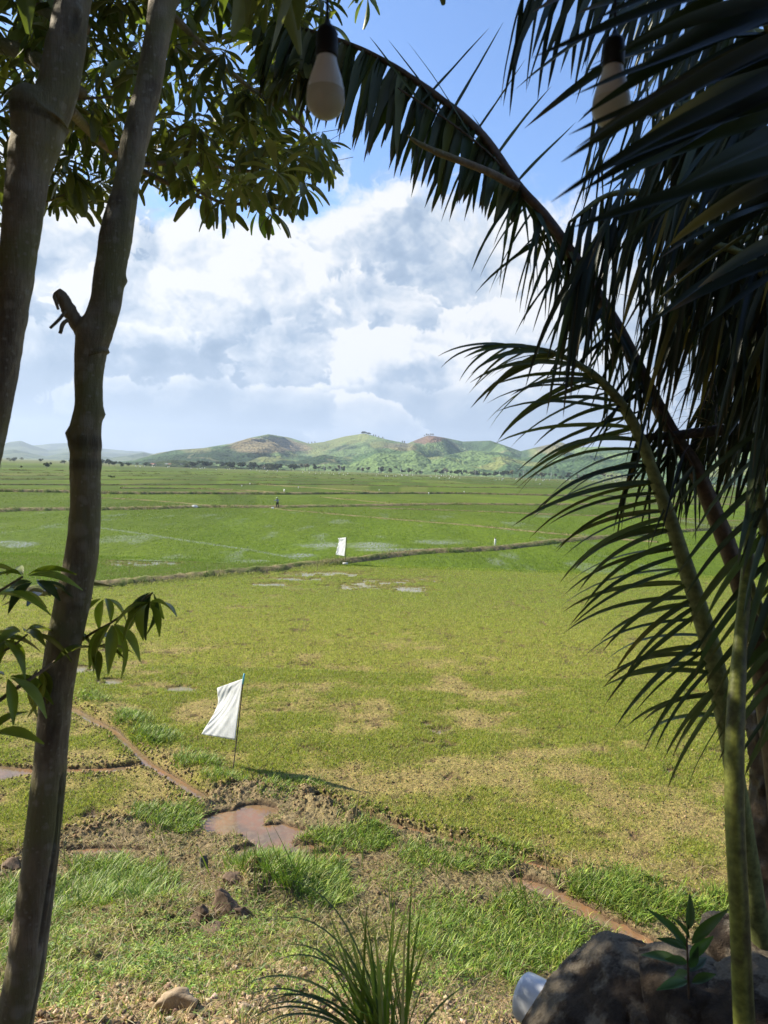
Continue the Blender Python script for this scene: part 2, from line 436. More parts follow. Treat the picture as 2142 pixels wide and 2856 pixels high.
def lerp(a, b, t): return a * (1 - t[:, None]) + np.asarray(b) * t[:, None]
def near_ground():
    NR, NC = 1050, 760
    yr = 3.7 * (46 / 3.7) ** (np.linspace(0, 1, NR)); s = np.linspace(-1, 1, NC)
    s = np.sign(s) * (np.abs(s) * .62 + .38 * np.abs(s) ** 4)         # finer in the middle
    Y = np.repeat(yr[:, None], NC, 1); X = s[None] * (Y + 1.2) * 1.0
    x, y = X.ravel(), Y.ravel()
    z, q = ground_z(x, y, True)
    V = np.stack([x, y, z], 1)
    i, j = np.meshgrid(np.arange(NR - 1), np.arange(NC - 1), indexing='ij'); a = (i * NC + j).ravel()
    F = [np.stack([a, a + 1, a + NC + 1, a + NC], 1)]
    n = len(x); px, py = q['px'], q['py']
    # colour of the soil and of what grows too small to model
    c = np.tile(np.array([.31, .24, .085]), (n, 1))
    streak = fbm((x + .9 * y) * .42, (y - .35 * x) * 1.1, 31, 5, .55)
    pat = fbm(x * .9, y * .55, 41, 4)
    g = ss(streak * .6 + pat * .5 + .17 * ss(y, 15, 30) + .10 * ss(x, 1, 6) * ss(y, 14, 18), .39, .66)
    c = lerp(c, (.20, .215, .022), g * .85)
    c = lerp(c, (.13, .165, .022), ss(y, 24, 40) * .85)
    beyond = ss(np.interp(px, [p[0] for p in BUND1], [p[1] for p in BUND1]) - py, 0, 5)
    c = lerp(c, (.086, .120, .010), beyond)
    off = 1 - q['fld']
    c = lerp(c, (.25, .19, .105), off * .85)
    bank = ss(q['b'], .08, .5)
    c = lerp(c, (.23, .19, .075), bank * .8)
    dirt = ss(py + (fbm(x * 1.5, y * 1.5, 55, 4) - .5) * 150, 2070, 2170) * bank
    c = lerp(c, (.42, .30, .17), dirt)
    damp = np.clip((q['n2'] - .42) * 4, 0, 1) * .5 * np.exp(-(seg_dist(px, py, LFIELD) / 60) ** 2)
    c = lerp(c, (.14, .095, .055), damp)
    lip = ss(.03 - z, 0, .06) * (y > 8.8)
    c = lerp(c, (.19, .105, .055), lip * .7)
    c = lerp(c, (.11, .07, .04), ss(q['wet'], .02, .2) * .6)
    c = lerp(c, (.16, .095, .055), (1 - ss(ell(px, py, 478, 1935, 85, 60) + (q['n2'] - .5), .6, 1.2)) * .8)
    c = lerp(c, (.17, .145, .055), np.clip(q['bund'], 0, 1))
    c *= (.70 + .60 * q['n3'])[:, None]
    wet = np.clip(q['wet'] * .8 + q['thin'] * .5, 0, 1)
    col = np.concatenate([c, wet[:, None]], 1)
    return mkmesh('ground', V, F, col, M['soil'], None, True)
m, b, out = newmat('field_soil')
vc = b.n('ShaderNodeVertexColor', layer_name='Col'); gp = geo_pos(b)
n1 = b.noise(gp, 26, 6, .68); n2 = b.noise(gp, 3.2, 5, .6)
c = b.mix(1.0, vc.outputs[0], b.mix(b.sstep(n1, .3, .7), (.55, .56, .58), (1.42, 1.4, 1.36)), 'MULTIPLY')
c = b.mix(1.0, c, b.mix(b.sstep(n2, .3, .7), (.85, .86, .88), (1.15, 1.13, 1.1)), 'MULTIPLY')
wetf = b.sstep(vc.outputs[1], .1, .8)
c = b.mix(wetf, c, b.mix(1.0, c, (.6, .55, .5), 'MULTIPLY'))
s = pbsdf(b, c, b.sub(.95, b.mul(wetf, .5)), .25, n1, 1.0, .055); b.t.links.new(s, out.inputs[0]); M['soil'] = m
tag(near_ground(), kind='structure')

# muddy water lying in the ditches, pools and between the seedlings
m, b, out = newmat('muddy_water'); gp = geo_pos(b)
sp = b.n('ShaderNodeSeparateXYZ'); b.t.links.new(gp, sp.inputs[0])
f = b.sstep(sp.outputs[1], 15, 21); nz = b.noise(gp, 1.7, 5, .6)
c = b.mix(b.sstep(nz, .35, .65), (.24, .125, .06), (.15, .105, .06))
c = b.mix(f, c, (.17, .15, .08))
c = b.mix(b.mul(b.sstep(b.noise(gp, 9, 6, .7), .45, .62), .6), c, (.22, .16, .09))
s = pbsdf(b, c, .08, .5, b.noise(gp, 22, 4), .10, .01); b.t.links.new(s, out.inputs[0]); M['water'] = m
Vw = np.array([[-16, 8.6, -.035], [16, 8.6, -.035], [75, 46, -.035], [-75, 46, -.035]]); tag(mkmesh('water', Vw, [np.array([[0, 1, 2, 3]])], None, m), kind='structure')
# terrace the trees and the palm stand on
xs = np.linspace(-9, 9, 120); ys_ = np.linspace(-7, 3.9, 90); Y, X = np.meshgrid(ys_, xs, indexing='ij')
Z = base_z(X.ravel(), Y.ravel()) + (fbm(X.ravel() * 3, Y.ravel() * 3, 8, 4) - .5) * .1 - .03
i, j = np.meshgrid(np.arange(89), np.arange(119), indexing='ij'); a = (i * 120 + j).ravel()
tag(mkmesh('terrace', np.stack([X.ravel(), Y.ravel(), Z], 1), [np.stack([a, a + 1, a + 121, a + 120], 1)], np.tile([.2, .15, .09, .2], (len(Z), 1)), M['soil'], None, True), kind='structure')

# ------------------------------------------------------------------ far fields
BUNDS = [  # note-pixel polylines, near to far, with width and height in metres and weediness
    (BUND1, .62, .30, 2.0),
    ([(560, 1092), (617, 1102), (700, 1109), (836, 1121), (1000, 1134), (1123, 1146), (1250, 1158), (1420, 1172)], .35, .12, .5),
    ([(-100, 1110), (0, 1104), (150, 1101), (300, 1100), (420, 1096), (600, 1096), (800, 1093), (1000, 1090), (1200, 1091), (1400, 1089), (1700, 1092)], 1.0, .35, 1.2),
    ([(800, 1098), (1000, 1104), (1200, 1112), (1500, 1122), (1700, 1130)], .35, .15, .5),
    ([(150, 1074), (283, 1079), (380, 1086), (468, 1094)], .3, .14, .5),
    ([(690, 1074), (780, 1082), (860, 1089), (920, 1092)], .3, .14, .5),
    ([(-100, 1062), (0, 1062), (150, 1064), (260, 1067), (420, 1067), (600, 1068), (800, 1067), (1000, 1067), (1200, 1071), (1400, 1073), (1700, 1076)], 1.0, .5, 1.2),
    ([(260, 1055), (400, 1056), (520, 1060), (620, 1066)], .6, .3, 1.0),
    ([(540, 1046), (640, 1052), (760, 1060), (860, 1066)], .5, .25, .8),
    ([(-100, 1047), (150, 1048), (400, 1048), (700, 1047), (1000, 1053), (1300, 1056), (1700, 1062)], .6, .3, .8),
    ([(-100, 1036), (200, 1036), (500, 1038), (800, 1041), (1100, 1047), (1400, 1051), (1700, 1055)], .5, .18, .6),
    ([(-100, 1028), (200, 1028), (500, 1031), (800, 1035), (1100, 1041), (1400, 1045), (1700, 1050)], .7, .16, .6),
    ([(-100, 1022), (200, 1023), (500, 1026), (800, 1030), (1100, 1037), (1400, 1042), (1700, 1047)], .8, .14, .6),
    ([(-100, 1015), (200, 1018), (500, 1022), (800, 1027), (1100, 1034), (1400, 1039), (1700, 1044)], .9, .14, .5)]
def far_ground():
    NR, NC = 620, 420
    yr = 45.5 * (1700 / 45.5) ** np.linspace(0, 1, NR); s = np.linspace(-1.15, 1.15, NC)
    Y = np.repeat(yr[:, None], NC, 1); X = s[None] * Y; x, y = X.ravel(), Y.ravel()
    px, py, _ = proj(x, y, 0 * x)
    idx = np.zeros(len(x))
    for L, w, h, wd in BUNDS:
        L = np.array(L, float)
        inside = (px > L[0, 0] - 5) & (px < L[-1, 0] + 5) if L[0, 0] > 0 else np.ones(len(x), bool)
        idx += np.where(inside & (py < np.interp(px, L[:, 0], L[:, 1])), 1.0 + .37 * (L[0, 0] > 0), 0)
    split = np.floor(x / (60 + 25 * _h(idx * 10, idx * 0, 5)) + .3 * idx)
    r1 = _h(np.round(idx * 10), split, 4)
    c = np.tile([.084, .128, .008], (len(x), 1))
    c = lerp(c, (.052, .080, .007), r1)
    c = lerp(c, (.10, .115, .022), ss(_h(np.round(idx * 10), split, 9), .75, 1.0) * .7)
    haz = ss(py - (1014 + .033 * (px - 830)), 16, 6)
    c = lerp(c, (.14, .135, .055), haz * .65)  # farthest fields turn a dull brown-green
    n = fbm(x * .16, y * .05, 61, 4); n2 = fbm(x * .5, y * .12, 62, 4)
    c *= (.8 + .4 * n)[:, None]
    thin = thin_mask(px, py); wetm = ss(thin + (fbm(x * .3, y * .12, 15, 5, .6) - .5) * 1.3, .58, 1.05) * (py > 1105)
    wetm = np.maximum(wetm, .5 * ss(n2, .62, .75) * (py > 1105))
    line = np.exp(-(seg_dist(px, py, [(215, 1140), (300, 1152), (420, 1170), (540, 1188), (650, 1208)], 1.0) / 1.3) ** 2)
    wetm = np.maximum(wetm, line)
    z = (fbm(x * .3, y * .3, 66, 3) - .5) * .04 - .0
    V = np.stack([x, y, z], 1)
    i, j = np.meshgrid(np.arange(NR - 1), np.arange(NC - 1), indexing='ij'); a = (i * NC + j).ravel()
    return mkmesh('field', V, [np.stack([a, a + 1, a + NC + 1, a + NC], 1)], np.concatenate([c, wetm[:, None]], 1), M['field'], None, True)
m, b, out = newmat('rice_field')
vc = b.n('ShaderNodeVertexColor', layer_name='Col'); gp = geo_pos(b)
sc = b.vadd(gp, (1.0, .28, 1.0), 'MULTIPLY')
n1 = b.noise(sc, 2.2, 6, .7); n2 = b.noise(sc, .12, 4, .6); n3 = b.noise(sc, 7.0, 3, .6)
c = b.mix(1.0, vc.outputs[0], b.mix(b.sstep(n1, .3, .7), (.76, .78, .8), (1.25, 1.22, 1.1)), 'MULTIPLY')
c = b.mix(1.0, c, b.mix(b.sstep(n2, .3, .7), (.88, .92, .9), (1.12, 1.08, 1.1)), 'MULTIPLY')
wf = b.mul(vc.outputs[1], b.sstep(n3, .38, .58)); wf = b.mul(wf, b.sstep(n1, .25, .5))
s1 = pbsdf(b, c, .95, .1, n1, 1.0, .12)
s2 = pbsdf(b, b.mix(.5, c, (.16, .13, .07)), .22, .5)
mx = b.n('ShaderNodeMixShader'); b.put(mx.inputs[0], wf); b.t.links.new(s1, mx.inputs[1]); b.t.links.new(s2, mx.inputs[2]); b.t.links.new(mx.outputs[0], out.inputs[0])
M['field'] = m
tag(far_ground(), kind='structure')
# sheet that carries everything to the horizon
pm = simplemat('plain_green', (.12, .14, .05), .95, .1, .02, .3)
tag(mkmesh('plain', np.array([[-11500, -2000, -.25], [11500, -2000, -.25], [11500, 11500, -.25], [-11500, 11500, -.25]]), [np.array([[0, 1, 2, 3]])], None, pm), kind='structure')

def ribbon_bund(line, w, h, seed):
    pts = np.array([G(*p) for p in line]); pts[:, 2] = 0
    L = np.linalg.norm(np.diff(pts, axis=0), axis=1).sum()
    n = int(min(900, max(80, L / .35))); q = spline(pts, n)
    T = np.gradient(q, axis=0); T /= np.linalg.norm(T, axis=1, keepdims=True); S = np.stack([-T[:, 1], T[:, 0], 0 * T[:, 0]], 1)
    k = np.array([-1.3, -.9, -.45, 0, .45, .9, 1.3]); hh = np.array([-.3, .35, .9, 1, .9, .35, -.3])
    arc = np.linspace(0, L, n)
    nz = fbm(arc[:, None] * .9 + 0 * k, k[None] * 2 + seed + 0 * arc[:, None], seed, 4, .6)
    wob = (fbm(arc * .12, arc * 0, seed + 5, 3) - .5) * w * 1.8
    V = q[:, None] + S[:, None] * ((k * w)[None] * (.7 + .6 * nz) + wob[:, None])[..., None]
    V[..., 2] = hh[None] * h * (.55 + .9 * nz)
    m = 7; i, j = np.meshgrid(np.arange(n - 1), np.arange(m - 1), indexing='ij'); a = (i * m + j).ravel()
    c = lerp(np.tile([.17, .135, .07], (n * m, 1)), (.10, .125, .03), ss(nz.ravel(), .40, .65))
    return V.reshape(-1, 3), [np.stack([a, a + m, a + m + 1, a + 1], 1)], c, q, L
M['bund'] = vcmat('bund_earth', .95, .1, 3, .4, .8, .1)
bund_paths = []
for k, (L, w, h, wd) in enumerate(BUNDS):
    if h < 0:
        pts = np.array([G(*p) for p in L]); bund_paths.append((spline(pts, 400), w, .24, wd, np.linalg.norm(np.diff(pts, axis=0), axis=1).sum())); continue
    V, F, c, q, ln = ribbon_bund(L, w, h, 100 + k)
    tag(mkmesh('earth_bank', V, F, c, M['bund'], None, True), kind='structure')
    bund_paths.append((q, w, h, wd, ln))

# ------------------------------------------------------------------ hills
def skyl(line):
    pts = []
    for x, y in line:
        r = ray(x, y); pts.append((math.atan2(r[0], r[1]), r[2] / math.hypot(r[0], r[1])))
    return np.array(pts)
MAIN = skyl([(-300, 990), (60, 1002), (200, 1001), (290, 990), (340, 975), (380, 968), (440, 964), (500, 954), (540, 942), (580, 934), (622, 941), (668, 955), (700, 951), (745, 939), (788, 932), (835, 945), (880, 954), (902, 945),
             (926, 936), (962, 942), (1000, 950), (1060, 948), (1100, 962), (1125, 971), (1170, 960), (1212, 951), (1242, 963), (1300, 960), (1380, 968), (1450, 962), (1500, 957), (1560, 954), (1659, 966), (1900, 985), (2300, 1010)])
def hills(name, line, r0, r1, rc, nr, na, a0, a1, seed, colf, mat, depth_var=.25, freq=1.0, relief=1.0):
    a = np.linspace(a0, a1, na); r = r0 * (r1 / r0) ** np.linspace(0, 1, nr)
    R, A = np.meshgrid(r, a, indexing='ij'); R = R.ravel(); A = A.ravel()
    X, Y = R * np.sin(A), R * np.cos(A)
    cres = rc * (1 + depth_var * (fbm(A * 9, A * 0, seed, 2) - .5) * 2)
    t = (R - r0) / (cres - r0)                            # 0 at the foot, 1 on the crest
    fr = freq / 1000.0
    w = (fbm(X * 1.3 * fr, Y * 1.3 * fr, seed + 3, 3) - .5) * .12 * np.clip(1 - np.abs(t - 1) * 2.0, 0, 1) * 0
    S = np.interp(A, line[:, 0], line[:, 1])
    rg = 1 - np.abs(2 * fbm(X * 2.6 * fr + 3 * A, Y * .9 * fr, seed + 7, 2, .5) - 1) * 1.5
    rg2 = 1 - np.abs(2 * fbm(X * 6.5 * fr, Y * 3.0 * fr, seed + 11, 3, .55) - 1) * 1.4
    n3 = fbm(X * 22 * fr, Y * 22 * fr, seed + 13, 4, .55)
    env = np.where(t < 1, ss(t, -.02, 1.0) * .55 + .45 * np.clip(t, 0, 1) ** 1.4, np.clip(1 - .55 * (t - 1), 0, 1))
    mid = np.clip(t, 0, 1) * np.clip(1 - t, 0, 1) * 4
    mod = env * (1 - mid * relief * .35) + mid * relief * (.52 * (rg - .45) + .30 * (rg2 - .45))
    Z = S * cres * np.clip(mod, 0, 1.0) + (n3 - .5) * 9 * np.clip(mid + .15, 0, 1) + H * 0
    # nothing in front may rise over the crest line seen from the terrace
    cap = S * R * np.where(t < .985, .975, 1.0) + 2; Z = np.where(t < 1, np.minimum(Z, cap), Z)
    Z = Z * ss(t, -.03, .05) - .3
    V = np.stack([X, Y, Z], 1)
    i, j = np.meshgrid(np.arange(nr - 1), np.arange(na - 1), indexing='ij'); q = (i * na + j).ravel()
    c = colf(X, Y, Z, t, rg, rg2, n3, A)
    return mkmesh(name, V, [np.stack([q, q + 1, q + na + 1, q + na], 1)], c, mat, None, True), (X, Y, Z, t)
def hillcol(X, Y, Z, t, rg, rg2, n3, A):
    n = len(X); px, py, _ = proj(X, Y, Z)
    c = np.tile([.060, .105, .050], (n, 1))
    c = lerp(c, (.125, .185, .075), ss(fbm(X / 260, Y / 420, 201, 4, .6), .46, .60))
    c = lerp(c, (.030, .056, .026), ss(fbm(X / 190, Y / 300, 207, 4, .6), .54, .66))
    c = lerp(c, (.175, .195, .075), ss(fbm(X / 120, Y / 300, 209, 3, .6), .62, .72) * .8)
    wv = (fbm(X / 90, Y / 90, 211, 3) - .5) * .8
    for e, cc in [((575, 962, 82, 17), (.21, .17, .10)), ((640, 968, 36, 9), (.24, .19, .11)), ((925, 948, 38, 12), (.17, .10, .075)), ((870, 966, 40, 9), (.17, .16, .09)), ((1195, 968, 40, 14), (.16, .15, .09)), ((1520, 975, 90, 14), (.17, .15, .09)), ((420, 972, 40, 6), (.15, .16, .08))]:
        mk = 1 - ss(ell(px, py, *e) + wv, .75, 1.05)
        c = lerp(c, cc, mk * .9)
        terr = ss(np.abs(((Z / 9 + wv) % 1) - .5), .34, .46) * mk
        c = lerp(c, (.07, .07, .045), terr * .7)
    road = ss(np.abs(fbm(X / 300, Y / 300, 230, 3) - .5), .012, .004) * ss(t, .1, .3)
    c = lerp(c, (.24, .22, .13), road * .45)
    c *= (.75 + .5 * n3)[:, None]
    return c
m, b, out = newmat('wooded_hill'); gp = geo_pos(b)
v = b.n('ShaderNodeTexVoronoi'); b.put(v.inputs['Vector'], gp); b.put(v.inputs['Scale'], .13)
n1 = b.noise(gp, .035, 6, .65)
h_ = b.add(b.mul(v.outputs[0], -.38), b.mul(n1, 1.2))
c = b.mix(1.0, vcol(b), b.mix(b.sstep(h_, -.3, .8), (.55, .60, .63), (1.38, 1.34, 1.2)), 'MULTIPLY')
s = pbsdf(b, c, .95, .08, h_, 1.0, 14.0); b.t.links.new(s, out.inputs[0]); M['hill'] = m
h, HILL = hills('hills', MAIN, 1150, 5200, 2700, 300, 1100, -.80, .80, 5, hillcol, M['hill'])
tag(h, kind='structure')
SPUR = skyl([(180, 1004), (300, 1000), (400, 992), (460, 984), (520, 990), (570, 980), (640, 990), (700, 975), (760, 986), (815, 964), (860, 972), (900, 985), (960, 978), (1020, 967), (1080, 972), (1130, 986), (1200, 984), (1260, 992), (1340, 978), (1420, 992), (1500, 985), (1580, 992), (1700, 985), (2000, 1010)])
tag(hills('foothill', SPUR, 1160, 2300, 1750, 150, 1000, -.50, .80, 83, hillcol, M['hill'], .18, 1.6, .9)[0], kind='structure')
FAR1 = skyl([(-400, 960), (-60, 985), (-20, 968), (20, 953), (45, 950), (70, 960), (105, 971), (130, 968), (150, 966), (175, 972), (215, 973), (250, 978), (300, 977), (335, 985), (380, 990), (700, 995), (1000, 1000)])
FAR2 = skyl([(-400, 950), (0, 975), (60, 962), (110, 957), (150, 955), (190, 964), (230, 968), (270, 972), (310, 974), (360, 985), (600, 990), (1000, 1000)])
LOW1 = skyl([(-400, 985), (0, 972), (30, 968), (60, 975), (100, 984), (140, 975), (165, 972), (200, 980), (240, 986), (280, 981), (310, 975), (330, 979), (360, 986), (420, 990), (600, 1000)])
bluec = lambda X, Y, Z, t, rg, rg2, n3, A: lerp(np.tile([.05, .08, .035], (len(X), 1)), (.11, .14, .06), ss(n3, .45, .6))
tag(hills('mountain_ridge', FAR2, 8100, 9900, 9000, 50, 260, -.75, -.1, 31, bluec, M['hill'], .08, .25, .4)[0], kind='structure')
tag(hills('mountain_ridge', FAR1, 6100, 8000, 7000, 60, 320, -.75, -.1, 37, bluec, M['hill'], .1, .3, .5)[0], kind='structure')
tag(hills('foothill', LOW1, 4200, 6000, 5000, 60, 320, -.75, -.16, 41, bluec, M['hill'], .12, .5, .5)[0], kind='structure')
KN = skyl([(200, 1003), (300, 1001), (322, 994), (345, 987), (372, 984), (400, 986), (430, 992), (470, 998), (520, 1001), (600, 1006)])
dk = lambda X, Y, Z, t, rg, rg2, n3, A: lerp(np.tile([.022, .038, .014], (len(X), 1)), (.04, .06, .02), ss(n3, .4, .65))
tag(hills('wooded_knoll', KN, 960, 1500, 1150, 60, 260, -.40, -.13, 47, dk, M['hill'], .05, 3.0, .25)[0], kind='structure')
# ------------------------------------------------------------------ grass, seedlings, clods
def blade_tpl(kind):
    if kind == 'tri': V = [[0, -.5, 0], [0, .5, 0], [1, 0, -.12]]; return np.array(V), [np.array([[0, 1, 2]])]
    if kind == 'two':
        V = [[0, -.5, 0], [0, .5, 0], [.6, -.4, -.08], [.6, .4, -.08], [1, 0, -.35]]
        return np.array(V), [np.array([[0, 1, 3, 2]]), np.array([[2, 3, 4]])]
    V = [[0, -.5, 0], [0, .5, 0], [.38, -.5, -.03], [.38, .5, -.03], [.72, -.38, -.16], [.72, .38, -.16], [.98, 0, -.42]]
    return np.array(V), [np.array([[0, 1, 3, 2], [2, 3, 5, 4]]), np.array([[4, 5, 6]])]
def blades(pos, length, width, lean, rng, col, kind='three', az=None):
    "blades standing at pos; lean 0 upright .. 1 flat"
    n = len(pos)
    a = rng.uniform(0, 2 * np.pi, n) if az is None else az
    lean = np.broadcast_to(lean, (n,)) * rng.uniform(.4, 1.25, n)
    X = np.stack([np.cos(a) * np.sin(lean * 1.5), np.sin(a) * np.sin(lean * 1.5), np.cos(lean * 1.5) + .02], 1)
    Zh = np.stack([-np.cos(a), -np.sin(a), np.full(n, .05)], 1)
    tw = rng.uniform(-.6, .6, n)[:, None]
    Zh = Zh + tw * np.stack([-np.sin(a), np.cos(a), 0 * a], 1)
    T, F = blade_tpl(kind)
    V, Fs = scatter(T, F, pos, frame(X, Zh), np.stack([length, np.broadcast_to(width, (n,)), length], 1))
    return V, Fs, np.repeat(col, len(T), 0)
def pick(rng, n, cols, w):
    c = np.array(cols); i = rng.choice(len(c), n, p=np.array(w) / sum(w))
    return c[i] * rng.uniform(.75, 1.25, (n, 1)) * (1 + rng.normal(0, .05, (n, 3)))
def cand(rng, n, y0, y1, k=.74):
    y = np.sqrt(rng.uniform(y0 ** 2, y1 ** 2, n)); x = rng.uniform(-1, 1, n) * k * y
    return x, y
rg_ = np.random.default_rng(5)
GREENS = [(.19, .28, .03), (.11, .19, .02), (.30, .35, .05)]
OLIVE = [(.20, .21, .04), (.28, .25, .08), (.12, .16, .03), (.36, .29, .13), (.18, .12, .06)]
# rice seedlings, big near field
def seedlings(n, y0, y1, kind, l0, l1, w, floor):
    x, y = cand(rg_, n, y0, y1)
    z, q = ground_z(x, y, True)
    streak = fbm((x + .9 * y) * .42, (y - .35 * x) * 1.1, 31, 5, .55); pat = fbm(x * .9, y * .55, 41, 4)
    g = ss(streak * .6 + pat * .5 + .17 * ss(y, 15, 30) + .10 * ss(x, 1, 6) * ss(y, 14, 18), .37, .63)
    rows = .6 + .4 * ss(fbm(x * 9, y * 9, 19, 2), .4, .6)
    p = np.maximum(floor, g) * rows * ss(q['fld'], .4, .9) * (1 - ss(q['wet'], .3, .6)) * (1 - ss(q['bund'], .25, .5)) * (1 - .25 * q['thin'])
    beyond = q['py'] < np.interp(q['px'], [a[0] for a in BUND1], [a[1] for a in BUND1])
    p = np.where(beyond, np.maximum(p, .8 * (1 - .7 * q['thin'])), p)
    keep = rg_.uniform(0, 1, n) < p; x, y, z, beyond = x[keep], y[keep], z[keep], beyond[keep]; m = len(x)
    ln = rg_.uniform(l0, l1, m) * (.6 + .6 * g[keep])
    col = pick(rg_, m, [(.22, .28, .02), (.30, .33, .035), (.11, .17, .02), (.36, .31, .09), (.07, .075, .03)], [5, 5.5, 2.2, 2.0, 2.0])
    col = np.where(beyond[:, None], pick(rg_, m, [(.10, .16, .018), (.14, .20, .022)], [1, 1]), col); ln = np.where(beyond, ln * 1.5, ln)
    return blades(np.stack([x, y, z - .005], 1), ln, w, .32, rg_, col, kind)
parts = [seedlings(900000, 9.5, 22, 'two', .03, .075, .006, .36), seedlings(650000, 22, 47, 'tri', .04, .09, .011, .6)]
V, F, C = cat_geo(parts)
tag(mkmesh('rice_seedlings', V, F, C, M['rice']), 'pale green rice seedlings sprouting over the near tan field', 'rice', kind='stuff')
x, y = cand(rg_, 330000, 46, 150)
px, py, _ = proj(x, y, 0 * x); th = thin_mask(px, py)
keep = rg_.uniform(0, 1, len(x)) < (1 - .75 * th) * (.35 + .65 * ss(fbm(x * .4, y * .15, 90, 3), .35, .6)); x, y = x[keep], y[keep]; m_ = len(x)
V, F, C = blades(np.stack([x, y, 0 * x - .01], 1), rg_.uniform(.08, .17, m_), .03, .3, rg_, pick(rg_, m_, [(.086, .128, .010), (.135, .175, .014), (.060, .098, .009)], [4, 3, 3]), 'tri')
tag(mkmesh('young_rice', V, F, C, M['rice']), 'deep green young rice in the flooded fields past the bund', 'rice', kind='stuff')

# grasses of the bank: (x, y, rx, ry, blade length, lushness)
PATCH = [(365, 1772, 80, 34, .20, 1), (235, 1925, 150, 62, .24, 1), (60, 1955, 120, 60, .22, .9), (620, 1895, 120, 66, .24, 1.1), (690, 1930, 80, 50, .2, 1), (750, 1812, 110, 32, .2, .9),
         (930, 1850, 80, 28, .2, .7), (1040, 1852, 90, 36, .22, .9), (850, 1900, 70, 30, .14, .4), (1090, 2030, 190, 80, .2, 1), (1300, 1925, 105, 42, .26, 1.2), (1450, 1965, 120, 38, .24, 1.1),
         (960, 1985, 120, 60, .16, .5), (1250, 2010, 100, 50, .14, .5), (640, 1698, 80, 20, .2, .6), (600, 1725, 60, 14, .16, .5), (200, 1520, 40, 14, .18, .6), (280, 1560, 50, 18, .22, .7), (340, 1600, 55, 20, .22, .8),
         (420, 1650, 50, 20, .2, .7), (480, 1690, 50, 16, .18, .6), (1180, 1965, 120, 40, .14, .5), (60, 2080, 120, 120, .14, .5), (1600, 2010, 90, 40, .22, 1), (780, 1760, 60, 14, .14, .4), (500, 1850, 60, 20, .1, .4)]
n = 1000000
x, y = cand(rg_, n, 4.3, 19, .8)
# thin out the far part so density stays even on the picture
px, py, _ = proj(x, y, base_z(x, y))
d = np.zeros(n); ln = np.full(n, .09)
nz = fbm(x * 1.8, y * 1.8, 140, 4, .6); edge = (fbm(x * 3, y * 3, 141, 3, .6) - .5) * 1.1
for cx, cy, rx, ry, L, lush in PATCH:
    w = lush * (1 - ss(ell(px, py, cx, cy, rx, ry) + edge, .65, 1.15)); ln = np.where(w > d, L, ln); d = np.maximum(d, w)
bankm = ss(base_z(x, y), .03, .25)
dirt = ss(py + (fbm(x * 1.5, y * 1.5, 55, 4) - .5) * 150, 2110, 2200)
belowL = ss(py - np.interp(px, LFIELD[:, 0], LFIELD[:, 1]), 0, 25)
cover = np.maximum(bankm * .8 * ss(nz, .15, .45) * (1 - .6 * dirt), belowL * .5 * ss(nz, .30, .6))
u = rg_.uniform(0, 1, n)
lushk = u < d * .42 * (.3 + ss(nz, .2, .45))
mixk = (~lushk) & (u < cover * .45)
keep = lushk | mixk
x, y, ln, px, py = x[keep], y[keep], ln[keep], px[keep], py[keep]; lk = lushk[keep]
z, q = ground_z(x, y, True)
wetk = (q['wet'] < .35) | (rg_.uniform(0, 1, len(x)) < .05)
x, y, z, ln, px, py, lk = x[wetk], y[wetk], z[wetk], ln[wetk], px[wetk], py[wetk], lk[wetk]; n = len(x)
tuft = fbm(x * 6, y * 6, 150, 2)
L_ = np.where(lk, ln * rg_.uniform(.35, 1.1, n) * (.6 + .8 * tuft), rg_.uniform(.04, .13, n))
cl = np.where(lk[:, None], pick(rg_, n, GREENS + [(.26, .26, .07)], [5, 4, 2.5, .8]), pick(rg_, n, OLIVE + GREENS, [5, 4, 3, 2.6, 1, 1.5, 1, 2]))
V, F, C = blades(np.stack([x, y, z - .01], 1), L_, np.where(lk, .0105, .008), np.where(lk, .42, .66), rg_, cl * rg_.uniform(.55, 1.35, (n, 1)))
tag(mkmesh('bank_grass', V, F, C, M['grass']), 'tufted green and straw coloured grass covering the bank below', 'grass', kind='stuff')
print('GRASS', n)

# low broad-leaved herbs in the bank grass
def leaf_tpl(nseg=4, wpos=.45, droop=.25, fold=.12, tip=.0, sharp=1.0):
    t = np.linspace(0, 1, nseg + 1); w = np.sin(np.pi * np.clip(t, 0, 1) ** (np.log(.5) / np.log(wpos))) ** sharp
    w[0] = .08; w[-1] = .12 + tip
    V = []
    for ti, wi in zip(t, w):
        z = -droop * ti ** 2
        V += [[ti, -.5 * wi, z + fold * wi], [ti, 0, z], [ti, .5 * wi, z + fold * wi]]
    F = []
    for i in range(nseg):
        a = i * 3; F += [[a, a + 1, a + 4, a + 3], [a + 1, a + 2, a + 5, a + 4]]
    return np.array(V), [np.array(F)]
def rosettes(pos, rng, nl, size, cols, wts, up=(.2, .8), wid=.42, tpl=None):
    "nl leaves around each position"
    n = len(pos); P_ = np.repeat(pos, nl, 0); N = len(P_)
    a = rng.uniform(0, 2 * np.pi, N); e = rng.uniform(up[0], up[1], N)
    X = np.stack([np.cos(a) * np.cos(e), np.sin(a) * np.cos(e), np.sin(e)], 1)
    T, F = tpl or leaf_tpl(3)
    s = np.repeat(size, nl) * rng.uniform(.6, 1.1, N)
    V, Fs = scatter(T, F, P_ + X * (s * .2)[:, None], frame(X, np.tile([0, 0, 1.0], (N, 1))), np.stack([s, s * wid, s], 1))
    return V, Fs, np.repeat(np.repeat(pick(rng, n, cols, wts), nl, 0), len(T), 0)
n = 42000; x, y = cand(rg_, n, 4.3, 9.5, .75); px, py, _ = proj(x, y, base_z(x, y))
hm = np.zeros(n)
